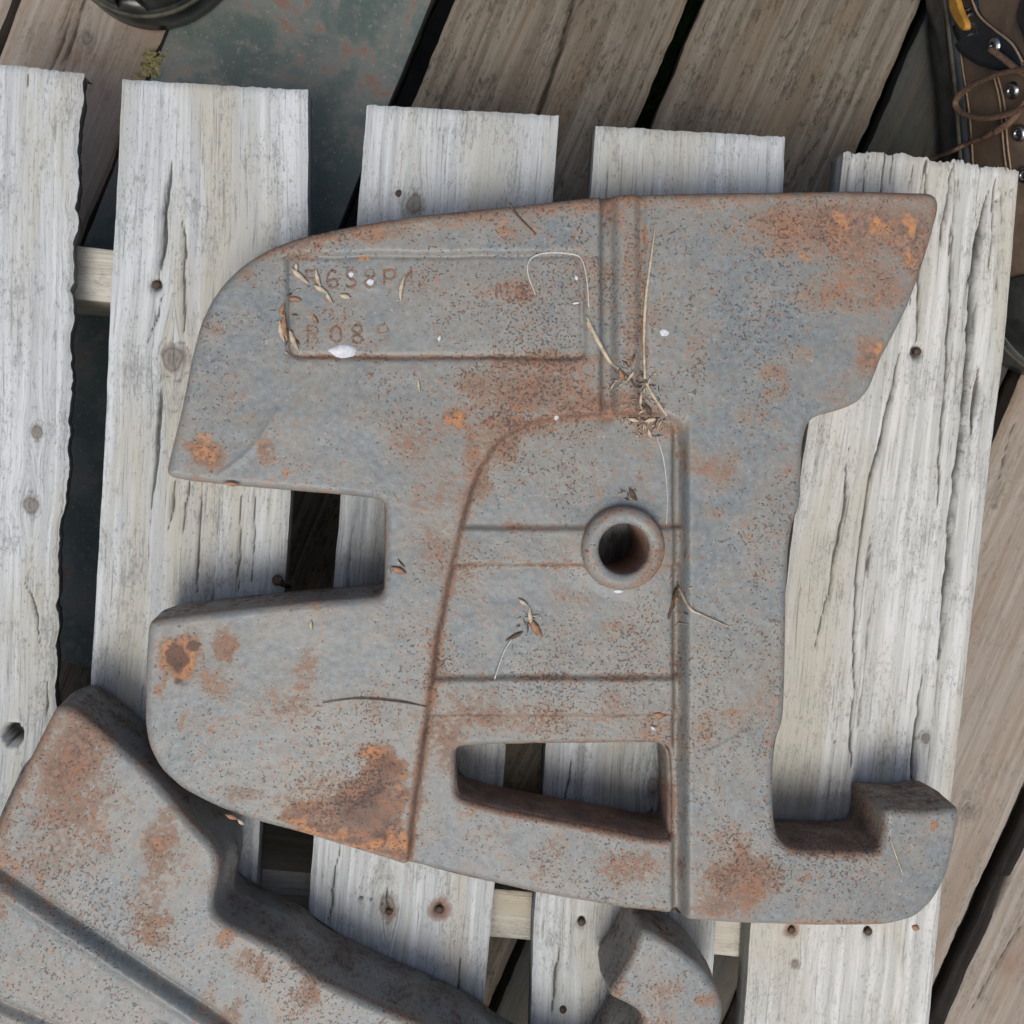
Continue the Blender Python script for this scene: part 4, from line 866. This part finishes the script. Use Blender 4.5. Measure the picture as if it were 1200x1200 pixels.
def patch(name, poly, mat, off, parent=rb):
    "curved overlay panel laid on the boot surface inside a traced outline"
    P = resample(np.array(poly, float), 5); P = smooth_closed(P, 1); lo = P.min(0); hi = P.max(0)
    c = P.mean(0); V = []; K = 7
    for f in (1.0, 1.0, .96, .8, .6, .4, .2):
        for p in P: V.append(c+(p-c)*f)
    V = np.array(V); n = len(P); O = np.r_[np.full(n, -.001), np.full(n*6, off)]; O[n:2*n] = off*.6
    V3 = np.array([hit(x, y, o)[0] for (x, y), o in zip(V, O)]); V3 = np.vstack([V3, np.array(hit(*c, off)[0])])
    i = np.arange(n); j = (i+1) % n
    q = np.vstack([np.stack([a*n+i, a*n+j, (a+1)*n+j, (a+1)*n+i], 1) for a in range(K-1)]); t = np.stack([(K-1)*n+i, (K-1)*n+j, np.full(n, K*n)], 1)
    o = mk(name, V3, [q, t], mat, None); o.parent = parent; return o
patch('ankle_overlay', [(1112, -30), (1109, 5), (1116, 38), (1128, 62), (1148, 76), (1172, 83), (1199, 86), (1203, 72), (1190, 50), (1168, 34), (1150, 18), (1142, -8), (1140, -30)], M_NAVY, .0030)
patch('ochre_inset', [(1122, -8), (1121, 5), (1129, 22), (1139, 37), (1145, 35), (1143, 25), (1135, 11), (1131, -8)], M_YELLOW, .0062)
patch('tongue', [(1205, -20), (1192, 20), (1215, 70), (1240, 120), (1250, 200), (1290, 200), (1290, -20)], M_NAVY, .002)
def seam(lst, mat, r, name, off=.0012):
    P = onboot(spline(np.array(lst, float), 8), off); o = tubes(name, [(P, r)], mat, None, 6); o.parent = rb; return o
seam([(1126, 50), (1132, 90), (1139, 140), (1143, 200)], M_STITCH, .0006, 'stitching')
seam([(1166, 86), (1174, 120), (1178, 170), (1183, 210)], M_STITCH, .0006, 'stitching')
seam([(1171, 88), (1179, 120), (1183, 170), (1188, 210)], M_STITCH, .0006, 'stitching')
seam([(1142, -10), (1152, 16), (1170, 33), (1191, 50), (1204, 72)], M_STITCH, .0007, 'stitching', .003)
for x, y in [(1172, 53), (1188, 106), (1196, 156), (1203, 205)]:
    p, n_ = hit(x, y, .0035 if y < 60 else .001)
    e = lathe('eyelet', [(.0020, -.002), (.0020, .0012), (.0030, .0020), (.0044, .0012), (.0050, -.0005)], (0, 0, 0), M_STEEL, None, 24, axis=n_); e.location = p; e.parent = rb
def lace(lst, offs, r=.0022, name='lace'):
    S = spline(np.array([(*a, o) for a, o in zip(lst, offs)], float), 8)
    P = np.array([hit(x, y, max(o, .0015))[0] for x, y, o in S]); P = P*0+smooth_open(P)
    o = tubes(name, [(P, r)], M_LACE, None, 8, .7); o.parent = rb
def smooth_open(P):
    for _ in range(3): P[1:-1] = (P[:-2]+2*P[1:-1]+P[2:])/4
    return P
lace([(1240, 70), (1215, 78), (1185, 84), (1155, 97), (1137, 112), (1135, 124), (1146, 133), (1166, 137), (1190, 132), (1225, 118)], [.006, .006, .006, .007, .008, .008, .008, .007, .006, .006])
lace([(1240, 90), (1215, 112), (1195, 138), (1180, 150), (1160, 160)], [.006, .005, .005, .005, .004])
lace([(1172, 56), (1186, 68), (1204, 82), (1225, 92)], [.006, .005, .005, .005])
# the free end of the lace hangs off the boot down to the planks
q = np.array([tuple(M4 @ Vector(hit(x, y, .003)[0])) for x, y in ((1166, 156), (1150, 163), (1136, 169))]); q = np.vstack([q, pts([(1118, 176)], -.088), pts([(1100, 183)], -.108), pts([(1080, 190)], -.1225)])
S = spline(q, 8); S = np.array([Mi @ Vector(p) for p in S]); o = tubes('lace_end', [(S, np.linspace(.0017, .0011, len(S)))], M_LACE, None, 8); o.parent = rb

lb0 = at(178, 47, DZ)
lb = boot(lb0[0]+.0, lb0[1]+.006, math.radians(-6), 'dirty work boot with black rubber toe standing on the edge of the green steel sheet')
